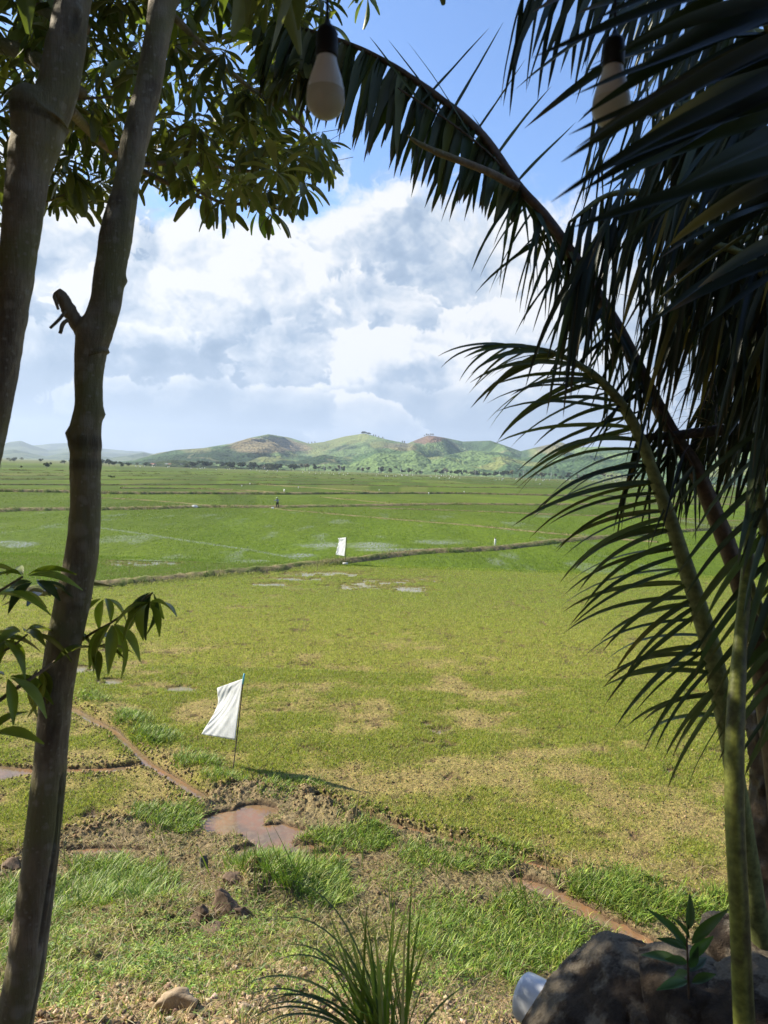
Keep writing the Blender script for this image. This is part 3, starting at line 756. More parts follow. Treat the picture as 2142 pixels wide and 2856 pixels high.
for e in [(330, 2090, 170, 45, 1), (420, 2040, 140, 40, .7), (260, 2010, 90, 40, .35), (560, 2010, 120, 40, .6), (480, 2140, 120, 30, .5), (650, 2075, 80, 30, .5), (120, 2150, 120, 60, .5), (900, 2120, 120, 40, .35), (700, 2150, 120, 40, .3), (1250, 2110, 60, 40, .4), (150, 2030, 90, 60, .3)]:
    hm = np.maximum(hm, e[4] * (1 - ss(ell(px, py, *e[:4]) + (fbm(x * 3, y * 3, 160, 3) - .5), .5, 1.2)))
keep = rg_.uniform(0, 1, n) < hm * .8; x, y = x[keep], y[keep]; z = ground_z(x, y) + rg_.uniform(0, .07, len(x))
V, F, C = rosettes(np.stack([x, y, z], 1), rg_, 5, rg_.uniform(.02, .05, len(x)), [(.26, .33, .04), (.16, .26, .03), (.10, .18, .03), (.34, .34, .10)], [4, 4, 2, 1])
tag(mkmesh('herb_cover', V, F, C, M['grass']), 'small yellow green leafy herbs creeping over the bank', 'herbs', kind='stuff')

# clods of soil
octa = np.array([[1, 0, 0], [-1, 0, 0], [0, 1, 0], [0, -1, 0], [0, 0, 1], [0, 0, -1.0]]); octF = [np.array([[0, 2, 4], [2, 1, 4], [1, 3, 4], [3, 0, 4], [2, 0, 5], [1, 2, 5], [3, 1, 5], [0, 3, 5]])]
ico = None
import bmesh
def icodata(sub):
    bm = bmesh.new(); bmesh.ops.create_icosphere(bm, subdivisions=sub, radius=1); V = np.array([v.co[:] for v in bm.verts]); F = np.array([[v.index for v in f.verts] for f in bm.faces]); bm.free(); return V, F
def rand_rot(rng, n):
    q = rng.normal(size=(n, 4)); q /= np.linalg.norm(q, axis=1, keepdims=True); w, a, b_, c_ = q.T
    return np.stack([np.stack([1 - 2 * (b_ * b_ + c_ * c_), 2 * (a * b_ - c_ * w), 2 * (a * c_ + b_ * w)], 1), np.stack([2 * (a * b_ + c_ * w), 1 - 2 * (a * a + c_ * c_), 2 * (b_ * c_ - a * w)], 1), np.stack([2 * (a * c_ - b_ * w), 2 * (b_ * c_ + a * w), 1 - 2 * (a * a + b_ * b_)], 1)], 1)
n = 220000; x, y = cand(rg_, n, 8.5, 26, .75); z, q = ground_z(x, y, True)
dl = np.minimum(seg_dist(q['px'], q['py'], LFIELD), np.minimum(seg_dist(q['px'], q['py'], CH_A), seg_dist(q['px'], q['py'], CH_B)))
p = (.24 + .35 * ss(fbm(x * 1.2, y * 1.2, 170, 4, .6), .5, .7) + .75 * np.exp(-(dl / 38) ** 2)) * (1 - ss(q['wet'], .2, .5)) * (q['b'] < .4) * np.where(y > 16, .5, 1)
keep = rg_.uniform(0, 1, n) < p; x, y, z = x[keep], y[keep], z[keep]; dl = dl[keep]; n = len(x)
s = rg_.uniform(.3, 1, n) ** 3.2 * (.022 + .020 * np.exp(-(dl / 40) ** 2)) + .006
V, F = scatter(octa, octF, np.stack([x, y, z + s * .2], 1), rand_rot(rg_, n), s[:, None] * rg_.uniform(.6, 1.2, (n, 3)))
C = np.repeat(pick(rg_, n, [(.26, .19, .09), (.20, .14, .07), (.33, .25, .13), (.12, .09, .05)], [4, 4, 1.6, 3]), 6, 0)
m, b, out = newmat('clod_soil'); nz_ = b.noise(geo_pos(b), 60, 4)
s_ = pbsdf(b, b.mix(1.0, vcol(b), b.mix(nz_, (.7, .7, .7), (1.3, 1.3, 1.3)), 'MULTIPLY'), .95, .1, nz_, .6, .01); b.t.links.new(s_, out.inputs[0]); M['clod'] = m
tag(mkmesh('soil_clods', V, F, C, M['clod']), 'crumbly clods of dug soil along the ditches and field', 'soil', kind='stuff')
# gravel and leaf litter on the bare dirt at the foot of the terrace
n = 13000; x, y = cand(rg_, n, 4.3, 7.2, .7); px, py, _ = proj(x, y, base_z(x, y)); dm = ss(py + (fbm(x * 1.5, y * 1.5, 55, 4) - .5) * 150, 2060, 2170)
keep = rg_.uniform(0, 1, n) < dm; x, y = x[keep], y[keep]; z = ground_z(x, y); n = len(x); s = rg_.uniform(.2, 1, n) ** 4 * .042 + .004
V, F = scatter(octa, octF, np.stack([x, y, z + s * .2], 1), rand_rot(rg_, n), s[:, None] * rg_.uniform(.5, 1.2, (n, 3)))
C = np.repeat(pick(rg_, n, [(.36, .27, .16), (.30, .22, .12), (.46, .37, .26), (.18, .12, .08)], [4, 4, 1.3, 2]), 6, 0)
tag(mkmesh('gravel', V, F, C, M['clod']), 'pale gravel and crumbled earth on the bare bank', 'gravel', kind='stuff')
n = 15000; x, y = cand(rg_, n, 4.3, 11.5, .7); z, q = ground_z(x, y, True); keep = q['wet'] < .3; x, y, z = x[keep], y[keep], z[keep]
V, F, C = blades(np.stack([x, y, z + .01], 1), rg_.uniform(.06, .3, len(x)), .005, .95, rg_, pick(rg_, len(x), [(.42, .34, .18), (.30, .22, .12), (.18, .12, .07)], [4, 3, 2]))
tag(mkmesh('straw_litter', V, F, C, M['grass']), 'dead straw and stems lying on the bank', 'straw', kind='stuff')

# weeds along the bunds
Vs = []
for q, w, h, wd, ln in bund_paths:
    dens = wd * 30 * (.5 if ln > 700 else 1); n = int(min(34000, ln * dens))
    t = rg_.uniform(0, len(q) - 1.001, n); i = t.astype(int); p_ = q[i] * (1 - (t - i)[:, None]) + q[i + 1] * (t - i)[:, None]
    dist = np.linalg.norm(p_[:, :2], axis=1); k = fbm(p_[:, 0] * .25, p_[:, 1] * .25, 180, 4, .6)
    keep = rg_.uniform(0, 1, n) < ss(k, .28, .5); p_, dist, k = p_[keep], dist[keep], k[keep]; n = len(p_)
    p_ = p_ + np.stack([rg_.normal(0, .3, n) * w, rg_.normal(0, 1, n) * w * 1.1, np.full(n, h * .45)], 1)
    
    L_ = rg_.uniform(.10, .3, n) * (.5 + 1.2 * ss(k, .5, .7)) * (1 + dist / 420)
    Vs.append(blades(p_, L_, .012 * (1 + dist / 32), .5, rg_, pick(rg_, n, [(.10, .13, .027), (.22, .20, .08), (.07, .09, .022), (.14, .18, .03), (.29, .24, .12)], [4, 4, 2.4, 3, 2]), 'tri'))
V, F, C = cat_geo(Vs)
tag(mkmesh('bund_weeds', V, F, C, M['weed']), 'dull green and brown weeds growing along the field bunds', 'weeds', kind='stuff')
# ------------------------------------------------------------------ near trees
def barkmat():
    m, b, out = newmat('bark'); p = obj_pos(b)
    st = b.vadd(p, (1, 1, .35), 'MULTIPLY')
    n1 = b.noise(st, 14, 6, .65); n2 = b.noise(p, 3.0, 4, .6); ring = b.noise(b.vadd(p, (1.5, 1.5, 26), 'MULTIPLY'), 1.0, 4, .6)
    c = b.mix(b.sstep(n1, .3, .7), (.13, .10, .066), (.32, .265, .185))
    c = b.mix(b.sstep(n2, .42, .62), c, (.20, .185, .085))
    spots = None
    for sc_, th, th2, seed in ((26, .16, .40, 0), (60, .15, .36, 5), (13, .16, .42, 9)):
        v = b.n('ShaderNodeTexVoronoi'); b.put(v.inputs['Vector'], b.vadd(b.vadd(p, (seed, 0, 0)), b.vadd(b.comb(n1, n2, 0), (.05, .05, 0), 'MULTIPLY'))); b.put(v.inputs['Scale'], sc_)
        q = b.sstep(v.outputs[0], th2, th); sel = b.n('ShaderNodeSeparateColor'); b.t.links.new(v.outputs['Color'], sel.inputs[0])
        q = b.mul(q, b.sstep(sel.outputs[0], .55, .6))
        spots = q if spots is None else b.m('MAXIMUM', spots, q)
    c = b.mix(b.mul(spots, .55), c, (.34, .31, .24))
    vc = vcol(b); c = b.mix(1.0, c, vc, 'MULTIPLY')
    hgt = b.add(b.mul(n1, .6), b.mul(ring, .6))
    s = pbsdf(b, c, .75, .3, b.add(hgt, b.mul(b.noise(b.vadd(p, (60, 60, 9), 'MULTIPLY'), 1.0, 5, .7), .8)), .9, .010); b.t.links.new(s, out.inputs[0]); return m
M['bark'] = barkmat()
def trunk(name, edges, depth, parent, extra=None, n=240, seg=56, seed=0, marks=()):
    "edges: (y, left x, right x) read off the picture; depth in m (function of y)"
    pts, rad = [], []
    for y, a, c in edges:
        d = depth(y) if callable(depth) else depth
        pts.append(P((a + c) / 2, y, d)); rad.append((c - a) / 2 * K / FPX * d * .945)
    t0 = np.linspace(0, 1, len(pts)); q = spline(pts, n); r = spline(np.array(rad)[:, None], n)[:, 0]
    ys = spline(np.array([[e[0], 0, 0] for e in edges], float), n)[:, 0]
    th0 = {}
    def disp(u, th):
        Y = ys[(u * (n - 1)).round().astype(int)]
        dd = (fbm(th * 0 + np.cos(th) * 1.2 + 5, Y * .012 + np.sin(th) * .9, 300 + seed, 4) - .5) * .010
        dd += (fbm(np.cos(th) * 5 + 9, Y * .05 + np.sin(th) * 4, 310 + seed, 3) - .5) * .003
        for kind, yc, ac, sy, sa, amp in marks:
            da = (th - ac + np.pi) % (2 * np.pi) - np.pi
            if kind == 'g': dd += amp * np.exp(-((Y - yc) / sy) ** 2 - (da / sa) ** 2)
            if kind == 'ring': dd += amp * np.exp(-((Y - yc) / sy) ** 2) * (.5 + .9 * fbm(np.cos(th) * 9 + 3, Y * .015 + np.sin(th) * 9, 320, 2))
            if kind == 'eye':
                e = np.sqrt(((Y - yc) / sy) ** 2 + (da / sa) ** 2); dd += amp * (np.exp(-((e - 1) / .22) ** 2) - .9 * np.exp(-(e / .55) ** 2))
            if kind == 'slit':
                w_ = sa * (1 + .3 * np.sin(Y * .02)); dd += amp * np.exp(-((da - .12 * np.sin((Y - yc) / sy * 2)) / w_) ** 2) * (np.abs(Y - yc) < sy)
        return dd
    V, F = tube(q, r, seg, True, disp)
    u = np.repeat(np.arange(n), seg); th = np.tile(np.linspace(0, 2 * np.pi, seg, endpoint=False), n); Y = ys[u]
    c = np.ones((n * seg, 3))
    for kind, yc, ac, sy, sa, amp in marks:
        da = (th - ac + np.pi) % (2 * np.pi) - np.pi
        if kind == 'ring': c *= (1 - .5 * np.exp(-((Y - yc) / sy) ** 4) * (.4 + .9 * fbm(np.cos(th) * 9 + 3, Y * .015 + np.sin(th) * 9, 320, 2)))[:, None]
        if kind == 'eye': e = np.sqrt(((Y - yc) / sy) ** 2 + (da / sa) ** 2); c *= (1 - .55 * np.exp(-(e / .8) ** 2))[:, None]
        if kind == 'slit': c *= (1 - .55 * np.exp(-((da - .12 * np.sin((Y - yc) / sy * 2)) / sa) ** 2) * (np.abs(Y - yc) < sy))[:, None]
    c = np.concatenate([c, np.ones((2, 3))])
    o = mkmesh(name, V, F, c, M['bark'], parent, True)
    return o, q, r
def world_child(o, parent):
    return adopt(o, parent)

main_edges = [(-160, 352, 412), (-40, 330, 388), (0, 322, 382), (100, 309, 364), (200, 290, 345), (300, 264, 322), (400, 246, 301), (500, 217, 288), (560, 209, 276), (600, 202, 268), (650, 196, 262), (690, 184, 252), (720, 170, 243), (760, 163, 230),
              (820, 162, 222), (880, 161, 223), (930, 150, 218), (1000, 151, 216), (1100, 152, 216), (1200, 142, 213), (1300, 119, 196), (1442, 92, 166), (1610, 77, 147), (1760, 60, 135), (1898, 42, 120), (2000, 28, 108), (2091, 14, 96), (2212, -14, 73), (2330, -50, 60), (2450, -80, 60)]
# angle at which the trunk faces the camera: tube() starts its ring from +Y, so the camera side is found once
def cam_angle(q):
    T = q[len(q) // 2] - q[len(q) // 2 - 1]; T /= np.linalg.norm(T)
    a = np.array([0, 1.0, 0]); T0 = q[1] - q[0]; T0 /= np.linalg.norm(T0); a = a - T0 * a.dot(T0); a /= np.linalg.norm(a); B = np.cross(T0, a)
    v = CAM - q[len(q) // 2]; return math.atan2(v.dot(B), v.dot(a))
tmp = np.array([P((a + c) / 2, y, 2.3) for y, a, c in main_edges]); CA = cam_angle(spline(tmp, 240))
sgn = 1 if True else -1
# which way round is the right-hand side?
_q = spline(tmp, 240); _T0 = _q[1] - _q[0]; _T0 /= np.linalg.norm(_T0); _a = np.array([0, 1.0, 0]) - _T0 * _T0[1]; _a /= np.linalg.norm(_a); _B = np.cross(_T0, _a)
sgn = 1.0 if (math.cos(CA + .5) * _a + math.sin(CA + .5) * _B).dot(RT) > (math.cos(CA) * _a + math.sin(CA) * _B).dot(RT) else -1.0
T1 = empty('alstonia_tree', tuple(P(-20, 2300, 2.32)), 0, 'slim mottled tree with a sawn side stub, standing left of the white flag', 'tree')
tr1, q1, r1_ = trunk('trunk', main_edges, 2.3, None, marks=[
    ('ring', 958, 0, 16, 0, .0035), ('ring', 1005, 0, 14, 0, .003), ('eye', 1306, CA + sgn * .1, 17, .42, .006), ('eye', 1562, CA + sgn * .0, 44, .40, .006),
    ('slit', 1850, CA + sgn * .75, 180, .10, -.012), ('slit', 1930, CA + sgn * 1.05, 260, .06, -.008), ('g', 940, CA - sgn * 1.45, 10, .5, .012), ('g', 600, CA + sgn * 1.5, 12, .5, .008), ('g', 890, CA + sgn * 1.5, 8, .4, .008),
    ('g', 352, CA + sgn * 1.3, 8, .4, .006), ('eye', 420, CA + sgn * .8, 12, .3, .004), ('g', 722, CA - sgn * 1.0, 26, .8, .010)], seed=1)
world_child(tr1, T1)
def limb(name, pts, radpx, parent, mat='bark', seg=12, n=40, world=True):
    p = np.array([P(*a) for a in pts]); d = np.array([a[2] for a in pts]); r = np.array(radpx) * K / FPX * d
    q = spline(p, n); rr = np.maximum(spline(r[:, None], n)[:, 0], .0008)
    dsp = lambda u, th: (fbm(u * 14 + np.cos(th), np.sin(th) * 1.5 + u * 9, 330 + len(pts), 3) - .5) * float(np.mean(rr)) * .35
    V, F = tube(q, rr, seg, True, dsp)
    o = mkmesh(name, V, F, np.tile([.9, .85, .8], (len(V), 1)), M[mat], None, True); adopt(o, parent); return o
st = limb('cut_branch', [(208, 770, 2.30), (188, 725, 2.29), (168, 700, 2.28), (150, 672, 2.26), (136, 645, 2.25), (124, 630, 2.245)], [30, 24, 17, 15.5, 13, 9.5], T1, seg=20)
st['label'] = 'dark sawn off stub of a side branch'
limb('twig', [(142, 672, 2.22), (128, 690, 2.215), (108, 709, 2.21)], [4, 3.5, 3], T1, seg=6, n=8)
limb('twig', [(130, 640, 2.24), (118, 640, 2.235), (126, 668, 2.23)], [4, 5, 3], T1, seg=6, n=8)
limb('twig', [(148, 690, 2.22), (136, 700, 2.215), (130, 720, 2.21)], [4, 4.5, 4], T1, seg=6, n=8)
left_edges = [(y_, a_ + (c_ - a_) * .035, c_ - (c_ - a_) * .035) for y_, a_, c_ in [(-200, 160, 250), (-40, 128, 208), (0, 118, 200), (100, 98, 186), (170, 84, 176), (215, 66, 164), (240, 28, 160), (265, 20, 148), (300, 20, 136), (360, 12, 112), (450, 6, 98), (530, 0, 84), (600, -8, 74), (680, -14, 60), (750, -22, 48), (850, -34, 34), (930, -46, 16), (1010, -62, -2), (1200, -110, -45), (1500, -180, -110), (2000, -310, -220), (2350, -400, -300)]]
T2 = empty('alstonia_tree', tuple(P(-345, 2300, 1.92)), 0, 'thicker dark tree at the left edge with an old knotted branch scar', 'tree')
tr2, q2, r2_ = trunk('trunk', left_edges, 1.9, None, marks=[('g', 245, CA - sgn * 1.2, 22, .5, .011), ('g', 240, CA + sgn * .7, 14, .35, .010), ('eye', 60, CA + sgn * .3, 30, .3, .006), ('ring', 262, 0, 10, 0, .001)], seed=7)
world_child(tr2, T2)

# limbs carrying the crown
L2 = [([(-40, 85, 3.3), (40, 110, 3.2), (110, 150, 3.0), (175, 200, 2.8)], [17, 17, 15, 12]), ([(150, 235, 2.6), (200, 290, 3.0), (260, 340, 3.3), (330, 380, 3.5), (440, 430, 3.6)], [12, 10, 8, 6, 3]),
      ([(300, 357, 3.2), (370, 352, 3.4), (450, 356, 3.6), (560, 372, 3.8), (650, 370, 3.9)], [6, 5, 4.5, 3.5, 2]), ([(400, 395, 3.5), (480, 438, 3.6), (560, 440, 3.7), (600, 452, 3.7)], [4, 4, 3, 2]),
      ([(90, 440, 3.4), (150, 415, 3.4), (190, 390, 3.5)], [2, 2.5, 3]), ([(250, 180, 3.0), (340, 120, 3.4), (480, 80, 3.9), (620, 60, 4.2)], [9, 7, 5, 3]), ([(370, 30, 3.0), (450, 110, 3.4), (540, 190, 3.7), (640, 260, 3.9), (700, 330, 4.0)], [8, 6, 5, 4, 2]),
      ([(0, 200, 3.4), (120, 215, 3.3), (240, 210, 3.4), (330, 215, 3.6)], [2.5, 2.5, 2.5, 2]), ([(180, 60, 2.6), (90, 20, 3.2), (0, -40, 3.8), (-200, -160, 4.5)], [14, 12, 10, 8]), ([(350, 40, 2.5), (420, -60, 3.0), (560, -160, 3.6)], [14, 11, 8])]
for k, (p, r) in enumerate(L2):
    limb('branch', p, r, T1 if k in (2, 3, 5, 6, 9) else T2)
# whorled leaves
LEAF = leaf_tpl(7, .66, .30, .07, .30, .7)
LC = [(.11, .12, .038), (.15, .165, .05), (.085, .10, .032), (.21, .25, .05)]
def whorls(cent, rng, size=(.13, .19), droop=(-.95, .25), nl=(6, 9), cols=LC, wts=(5, 4, 3, 1), wid=.235, tpl=LEAF, axis=None):
    n = len(cent); k = rng.integers(nl[0], nl[1], n); rep = np.repeat(np.arange(n), k); N = len(rep)
    start = np.cumsum(k) - k; idx = np.arange(N) - start[rep]
    a = (idx / k[rep]) * 2 * np.pi + rng.uniform(0, 6.28, n)[rep] + rng.normal(0, .18, N)
    e = rng.uniform(droop[0], droop[1], n)[rep] + rng.normal(0, .22, N)
    X = np.stack([np.cos(a) * np.cos(e), np.sin(a) * np.cos(e), np.sin(e)], 1)
    tilt = rng.normal(0, .35, (n, 3))[rep]; X = X + tilt * .5; X /= np.linalg.norm(X, axis=1, keepdims=True)
    s = rng.uniform(size[0], size[1], n)[rep] * rng.uniform(.7, 1.1, N)
    V, Fs = scatter(tpl[0], tpl[1], cent[rep] + X * .012, frame(X, np.tile([0, 0, 1.0], (N, 1)) + rng.normal(0, .25, (N, 3))), np.stack([s, s * wid * rng.uniform(.85, 1.2, N), s], 1))
    return V, Fs, np.repeat(np.repeat(pick(rng, n, cols, wts), k, 0) * rng.uniform(.8, 1.2, (N, 1)), len(tpl[0]), 0)
def stems(cent, rng, ln=(.08, .22), r=.0018):
    "thin petiole twig behind each whorl"
    n = len(cent); d = rng.normal(0, .5, (n, 3)); d[:, 2] = np.abs(d[:, 2]) * .6 + .25; d[:, 1] += .3; d /= np.linalg.norm(d, axis=1, keepdims=True)
    L = rng.uniform(ln[0], ln[1], n)
    tV = np.array([[t, math.cos(k * 2.094) * .5, math.sin(k * 2.094) * .5] for t in (0, 1) for k in range(3)]); tF = [np.array([[0, 1, 4, 3], [1, 2, 5, 4], [2, 0, 3, 5]])]
    V, F = scatter(tV, tF, cent, frame(d, np.tile([.1, .2, 1.0], (n, 1))), np.stack([L, np.full(n, r * 2), np.full(n, r * 2)], 1))
    return V, F, np.tile([.09, .075, .04], (len(V), 1))
rl = np.random.default_rng(21)
LOWX = [-200, 0, 60, 95, 110, 200, 255, 300, 420, 470, 540, 600, 650, 690, 715, 740, 800, 900]
LOWY = [520, 455, 440, 440, 470, 475, 390, 415, 450, 465, 480, 490, 450, 385, 330, 130, 25, -40]
n = 5200; wx = rl.uniform(-180, 800, n); wy = rl.uniform(-260, 500, n); wd = rl.uniform(2.9, 5.2, n)
lim = np.interp(wx, LOWX, LOWY) - 35 - 30 * (5.2 - wd) / 2.3
den = .62 + .5 * fbm(wx / 90, wy / 90, 400, 3)
gap = np.zeros(n)
for e in [(745, 130, 60, 200), (60, 300, 40, 30), (330, 300, 50, 24), (250, 440, 30, 30), (660, 240, 50, 50)]: gap = np.maximum(gap, 1 - ss(ell(wx, wy, *e), .5, 1.2))
keep = (wy < lim) & (rl.uniform(0, 1, n) < den * .175 * (1 - .8 * gap))
# a rim of separate whorls that makes the ragged lower edge
rim = [(590, 470, 3.3), (650, 405, 3.2), (655, 425, 3.4), (560, 462, 3.5), (520, 440, 3.3), (475, 452, 3.4), (440, 425, 3.3), (395, 395, 3.2), (340, 385, 3.3), (310, 380, 3.5), (280, 395, 3.4), (218, 410, 3.2), (200, 415, 3.4), (130, 400, 3.2), (120, 440, 3.3), (160, 452, 3.3), (185, 455, 3.2), (100, 415, 3.6), (690, 340, 3.5), (675, 300, 3.6), (640, 330, 3.4), (615, 360, 3.5), (30, 395, 3.4), (60, 380, 3.5), (0, 410, 3.3), (240, 395, 3.5), (360, 330, 3.6), (500, 410, 3.6), (575, 420, 3.6), (540, 400, 3.4), (610, 440, 3.6), (700, 365, 3.7), (425, 395, 3.4), (170, 395, 3.5)]
cw = np.array([P(a, b_, c_) for a, b_, c_ in zip(wx[keep], wy[keep], wd[keep])])
cr_ = np.array([P(a, b_ - 12, c_ * 1.08) for a, b_, c_ in rim])
cw = np.concatenate([cw, cr_]); print('WHORLS', len(cw))
half = (np.arange(len(cw)) % 2 == 0)
for T_, sel in ((T1, half), (T2, ~half)):
    g = [whorls(cw[sel], rl), stems(cw[sel], rl)]
    if T_ is T2:
        # unseen extra whorls, added outside the frame to shade the trunks and terrace
        n = 5200; x = rl.uniform(-8.5, 1.0, n); y = rl.uniform(-1.2, 5.6, n); z = rl.uniform(6.2, 12.5, n)
        e = np.sqrt(((x + 4.0) / 4.4) ** 2 + ((y - 2.0) / 3.6) ** 2 + ((z - 9.0) / 3.2) ** 2)
        px, py, pd = proj(x, y, z)
        infr = (pd > .1) & (px > -150) & (px < 1900) & (py > -150) & (py < 2400)
        k = (e < 1) & ~infr & (np.hypot(x, y) > 1.4)
        g.append(whorls(np.stack([x, y, z], 1)[k], rl, (.24, .34), tpl=leaf_tpl(2, .6, .3, .07), wid=.3))
    V, F, C = cat_geo(g); o = mkmesh('crown', V, F, C, M['leaf'], None, True); adopt(o, T_)
# the small leafy side shoots low on the left
LOWC = [(.15, .19, .03), (.20, .25, .035), (.05, .08, .035), (.28, .33, .05)]
limb('branch', [(-60, 1560, 2.05), (0, 1512, 2.1), (60, 1470, 2.15), (105, 1440, 2.2), (150, 1405, 2.25)], [5, 4.5, 4, 3.5, 3], T1)
limb('branch', [(150, 1405, 2.35), (195, 1370, 2.32), (240, 1345, 2.3), (290, 1310, 2.3), (330, 1280, 2.3)], [3, 3, 2.5, 2, 2], T1)
limb('branch', [(-40, 1300, 2.1), (10, 1270, 2.1), (50, 1245, 2.12)], [4, 3, 2.5], T2)
limb('branch', [(-30, 1420, 2.1), (20, 1400, 2.12), (60, 1370, 2.15)], [3, 2.5, 2], T2)
rl = np.random.default_rng(46)
LLEAF = leaf_tpl(8, .5, .42, .10, .02, .9)
ww = np.array([P(*a) for a in [(243, 1345, 2.28), (322, 1300, 2.26), (330, 1275, 2.33), (225, 1290, 2.36), (200, 1400, 2.3)]])
g = [whorls(ww, rl, (.12, .165), (-1.1, .35), (5, 8), LOWC, (4, 3, 3, 1), .29, LLEAF)]
V, F, C = cat_geo(g); o = mkmesh('leafy_shoot', V, F, C, M['leaf'], None, True); adopt(o, T1)
for lst in ([(52, 1245, 2.12), (75, 1255, 2.2), (-10, 1285, 2.08)], [(50, 1365, 2.15), (-5, 1380, 2.1)], [(15, 1460, 2.1), (85, 1440, 2.2)], [(-25, 1590, 2.0)], [(112, 1290, 2.4)]):
    V, F, C = whorls(np.array([P(*a) for a in lst]), rl, (.12, .165), (-1.1, .35), (5, 8), LOWC, (4, 3, 3, 1), .28, LLEAF)
    o = mkmesh('leafy_shoot', V, [np.asarray(f) for f in F], C, M['leaf'], None, True); adopt(o, T2)

# ------------------------------------------------------------------ coconut palm
PB = P(1690, 2290, 2.75)
PALM = empty('coconut_palm', tuple(PB), 0, 'young coconut palm with tattered arching fronds filling the right side', 'palm')
rp = np.random.default_rng(9)
def leaflet(p0, d0, L, w, rng, grav=.9, nseg=9, curl=.0, torn=.0, up=np.array([0, 0, 1.0]), base=.55):
    "one leaflet: V-folded strip bending under its weight"
    d = d0 / np.linalg.norm(d0); p = p0.copy(); st = L / nseg
    side0 = np.cross(d, up); side0 /= max(np.linalg.norm(side0), 1e-6)
    V = []
    tear = 1.0
    for i in range(nseg + 1):
        t = i / nseg
        ww = w * min(1, base + t * 3.0) * (1 - t ** 2.2) ** .8 + .0006
        if torn and t > .35: ww *= (1 - torn * rng.uniform(.1, .8))
        s = side0 - d * side0.dot(d); s /= max(np.linalg.norm(s), 1e-6); nn = np.cross(s, d)
        V += [p - s * ww * .5 + nn * ww * .22, p, p + s * ww * .5 + nn * ww * .22]
        d = d + np.array([0, 0, -1.0]) * grav * st / max(L, .2) * (.5 + 1.6 * t) + rng.normal(0, .012 + curl, 3); d /= np.linalg.norm(d)
        p = p + d * st
    F = []
    for i in range(nseg):
        a = i * 3; F += [[a, a + 1, a + 4, a + 3], [a + 1, a + 2, a + 5, a + 4]]
    return np.array(V), np.array(F)
PC = [(.050, .072, .022), (.070, .095, .026), (.036, .056, .022), (.12, .13, .035)]
UPC = -FW * .8 + np.array([0, 0, .45])
def frond(pts, radpx, dirs, lenf, w, n, seed, grav=.9, rcol=(.14, .15, .05), t0=.1, t1=1.0, cols=PC, wts=(5, 4, 4, .6), torn=0., jit=.10, skip=0., label=None, up=None, tip_dry=.0):
    """pts: rachis notes (x,y,depth). dirs: list of functions t -> direction in camera axes (right, up, forward), one per side"""
    rng = np.random.default_rng(seed)
    p = np.array([P(*a) for a in pts]); d = np.array([a[2] for a in pts]); r = np.array(radpx) * K / FPX * d
    q = spline(p, 120); rr = np.maximum(spline(r[:, None], 120)[:, 0], .0012)
    T = np.gradient(q, axis=0); T /= np.linalg.norm(T, axis=1, keepdims=True)
    arc = np.concatenate([[0], np.cumsum(np.linalg.norm(np.diff(q, axis=0), axis=1))]); arc /= arc[-1]
    geo = []
    for df in dirs:
        for t in np.linspace(t0, t1, n):
            if rng.uniform() < skip: continue
            i = int(np.searchsorted(arc, min(t + rng.normal(0, .003), .999))); i = min(i, 119)
            v, fw = df(t), .0
            D = RT * v[0] + UP * v[1] + FW * v[2] + rng.normal(0, jit, 3)
            D = D / np.linalg.norm(D) + T[i] * (v[3] if len(v) > 3 else .5)
            L = lenf(t) * rng.uniform(.8, 1.12)
            V, F = leaflet(q[i], D, L, w * rng.uniform(.75, 1.15), rng, grav * rng.uniform(.75, 1.3), torn=torn, up=(UPC if up is None else np.array(up)) + rng.normal(0, .38, 3))
            c = pick(rng, 1, cols, wts)[0]; cc = np.tile(c, (len(V), 1)); tt = np.repeat(np.linspace(0, 1, len(V) // 3), 3)
            if rng.uniform() < .35 + tip_dry: cc = lerp(cc, (.20, .13, .06), ss(tt, .80, 1.0) * .8)
            if rng.uniform() < .05: cc = lerp(cc, (.30, .24, .04), ss(tt, .2, .9) * .8)
            geo.append((V, [F], cc))
    V, F, C = cat_geo(geo)
    o = mkmesh('frond', V, F, C, M['palm'], None, True); adopt(o, PALM)
    if label: o['label'] = label
    dsp = lambda u, th: (fbm(u * 40 + np.cos(th), np.sin(th) * 1.5 + u * 7, 350 + seed, 3) - .5) * .006
    Vr, Fr = tube(q, rr, 12, True, dsp)
    rc = mkmesh('rachis', Vr, Fr, np.tile(rcol, (len(Vr), 1)) * (1 + .5 * (fbm(Vr[:, 2] * 14, Vr[:, 0] * 14, 360, 3) - .5))[:, None], M['rachis'], o, True)
    return o
px2m = K / FPX
def adir(t):
    a = R_(float(np.interp(t, [.42, .52, .62, .72, .82, 1], [58, 42, 24, 8, -2, -4]))); return (-math.cos(a), -math.sin(a), -.15, .12 + .5 * max(0, t - .7))
alen = lambda t: float(np.interp(t, [.42, .5, .6, .7, .8, .9, 1.0], [.34, .42, .52, .54, .48, .38, .22]))
# A: the arching frond whose leaflets sweep to the left
frond([(1700, 2290, 2.75), (1640, 2010, 2.7), (1592, 1700, 2.65), (1540, 1420, 2.6), (1480, 1220, 2.6), (1425, 1060, 2.6), (1375, 930, 2.6), (1320, 845, 2.6), (1240, 782, 2.6), (1150, 750, 2.62), (1060, 748, 2.65)],
      [30, 24, 20, 21, 17, 14, 12, 10, 7, 4, 2],
      [adir, lambda t: (-.75, -.55, .6, .45)], alen, .021, 38, 3,
      grav=.62, rcol=(.17, .19, .065), t0=.44, t1=.99, jit=.045, tip_dry=.25, cols=[(.10, .13, .040), (.13, .16, .045), (.07, .10, .035)], wts=(4, 3, 3), label='green frond bowing left over the fields, with long combed leaflets')
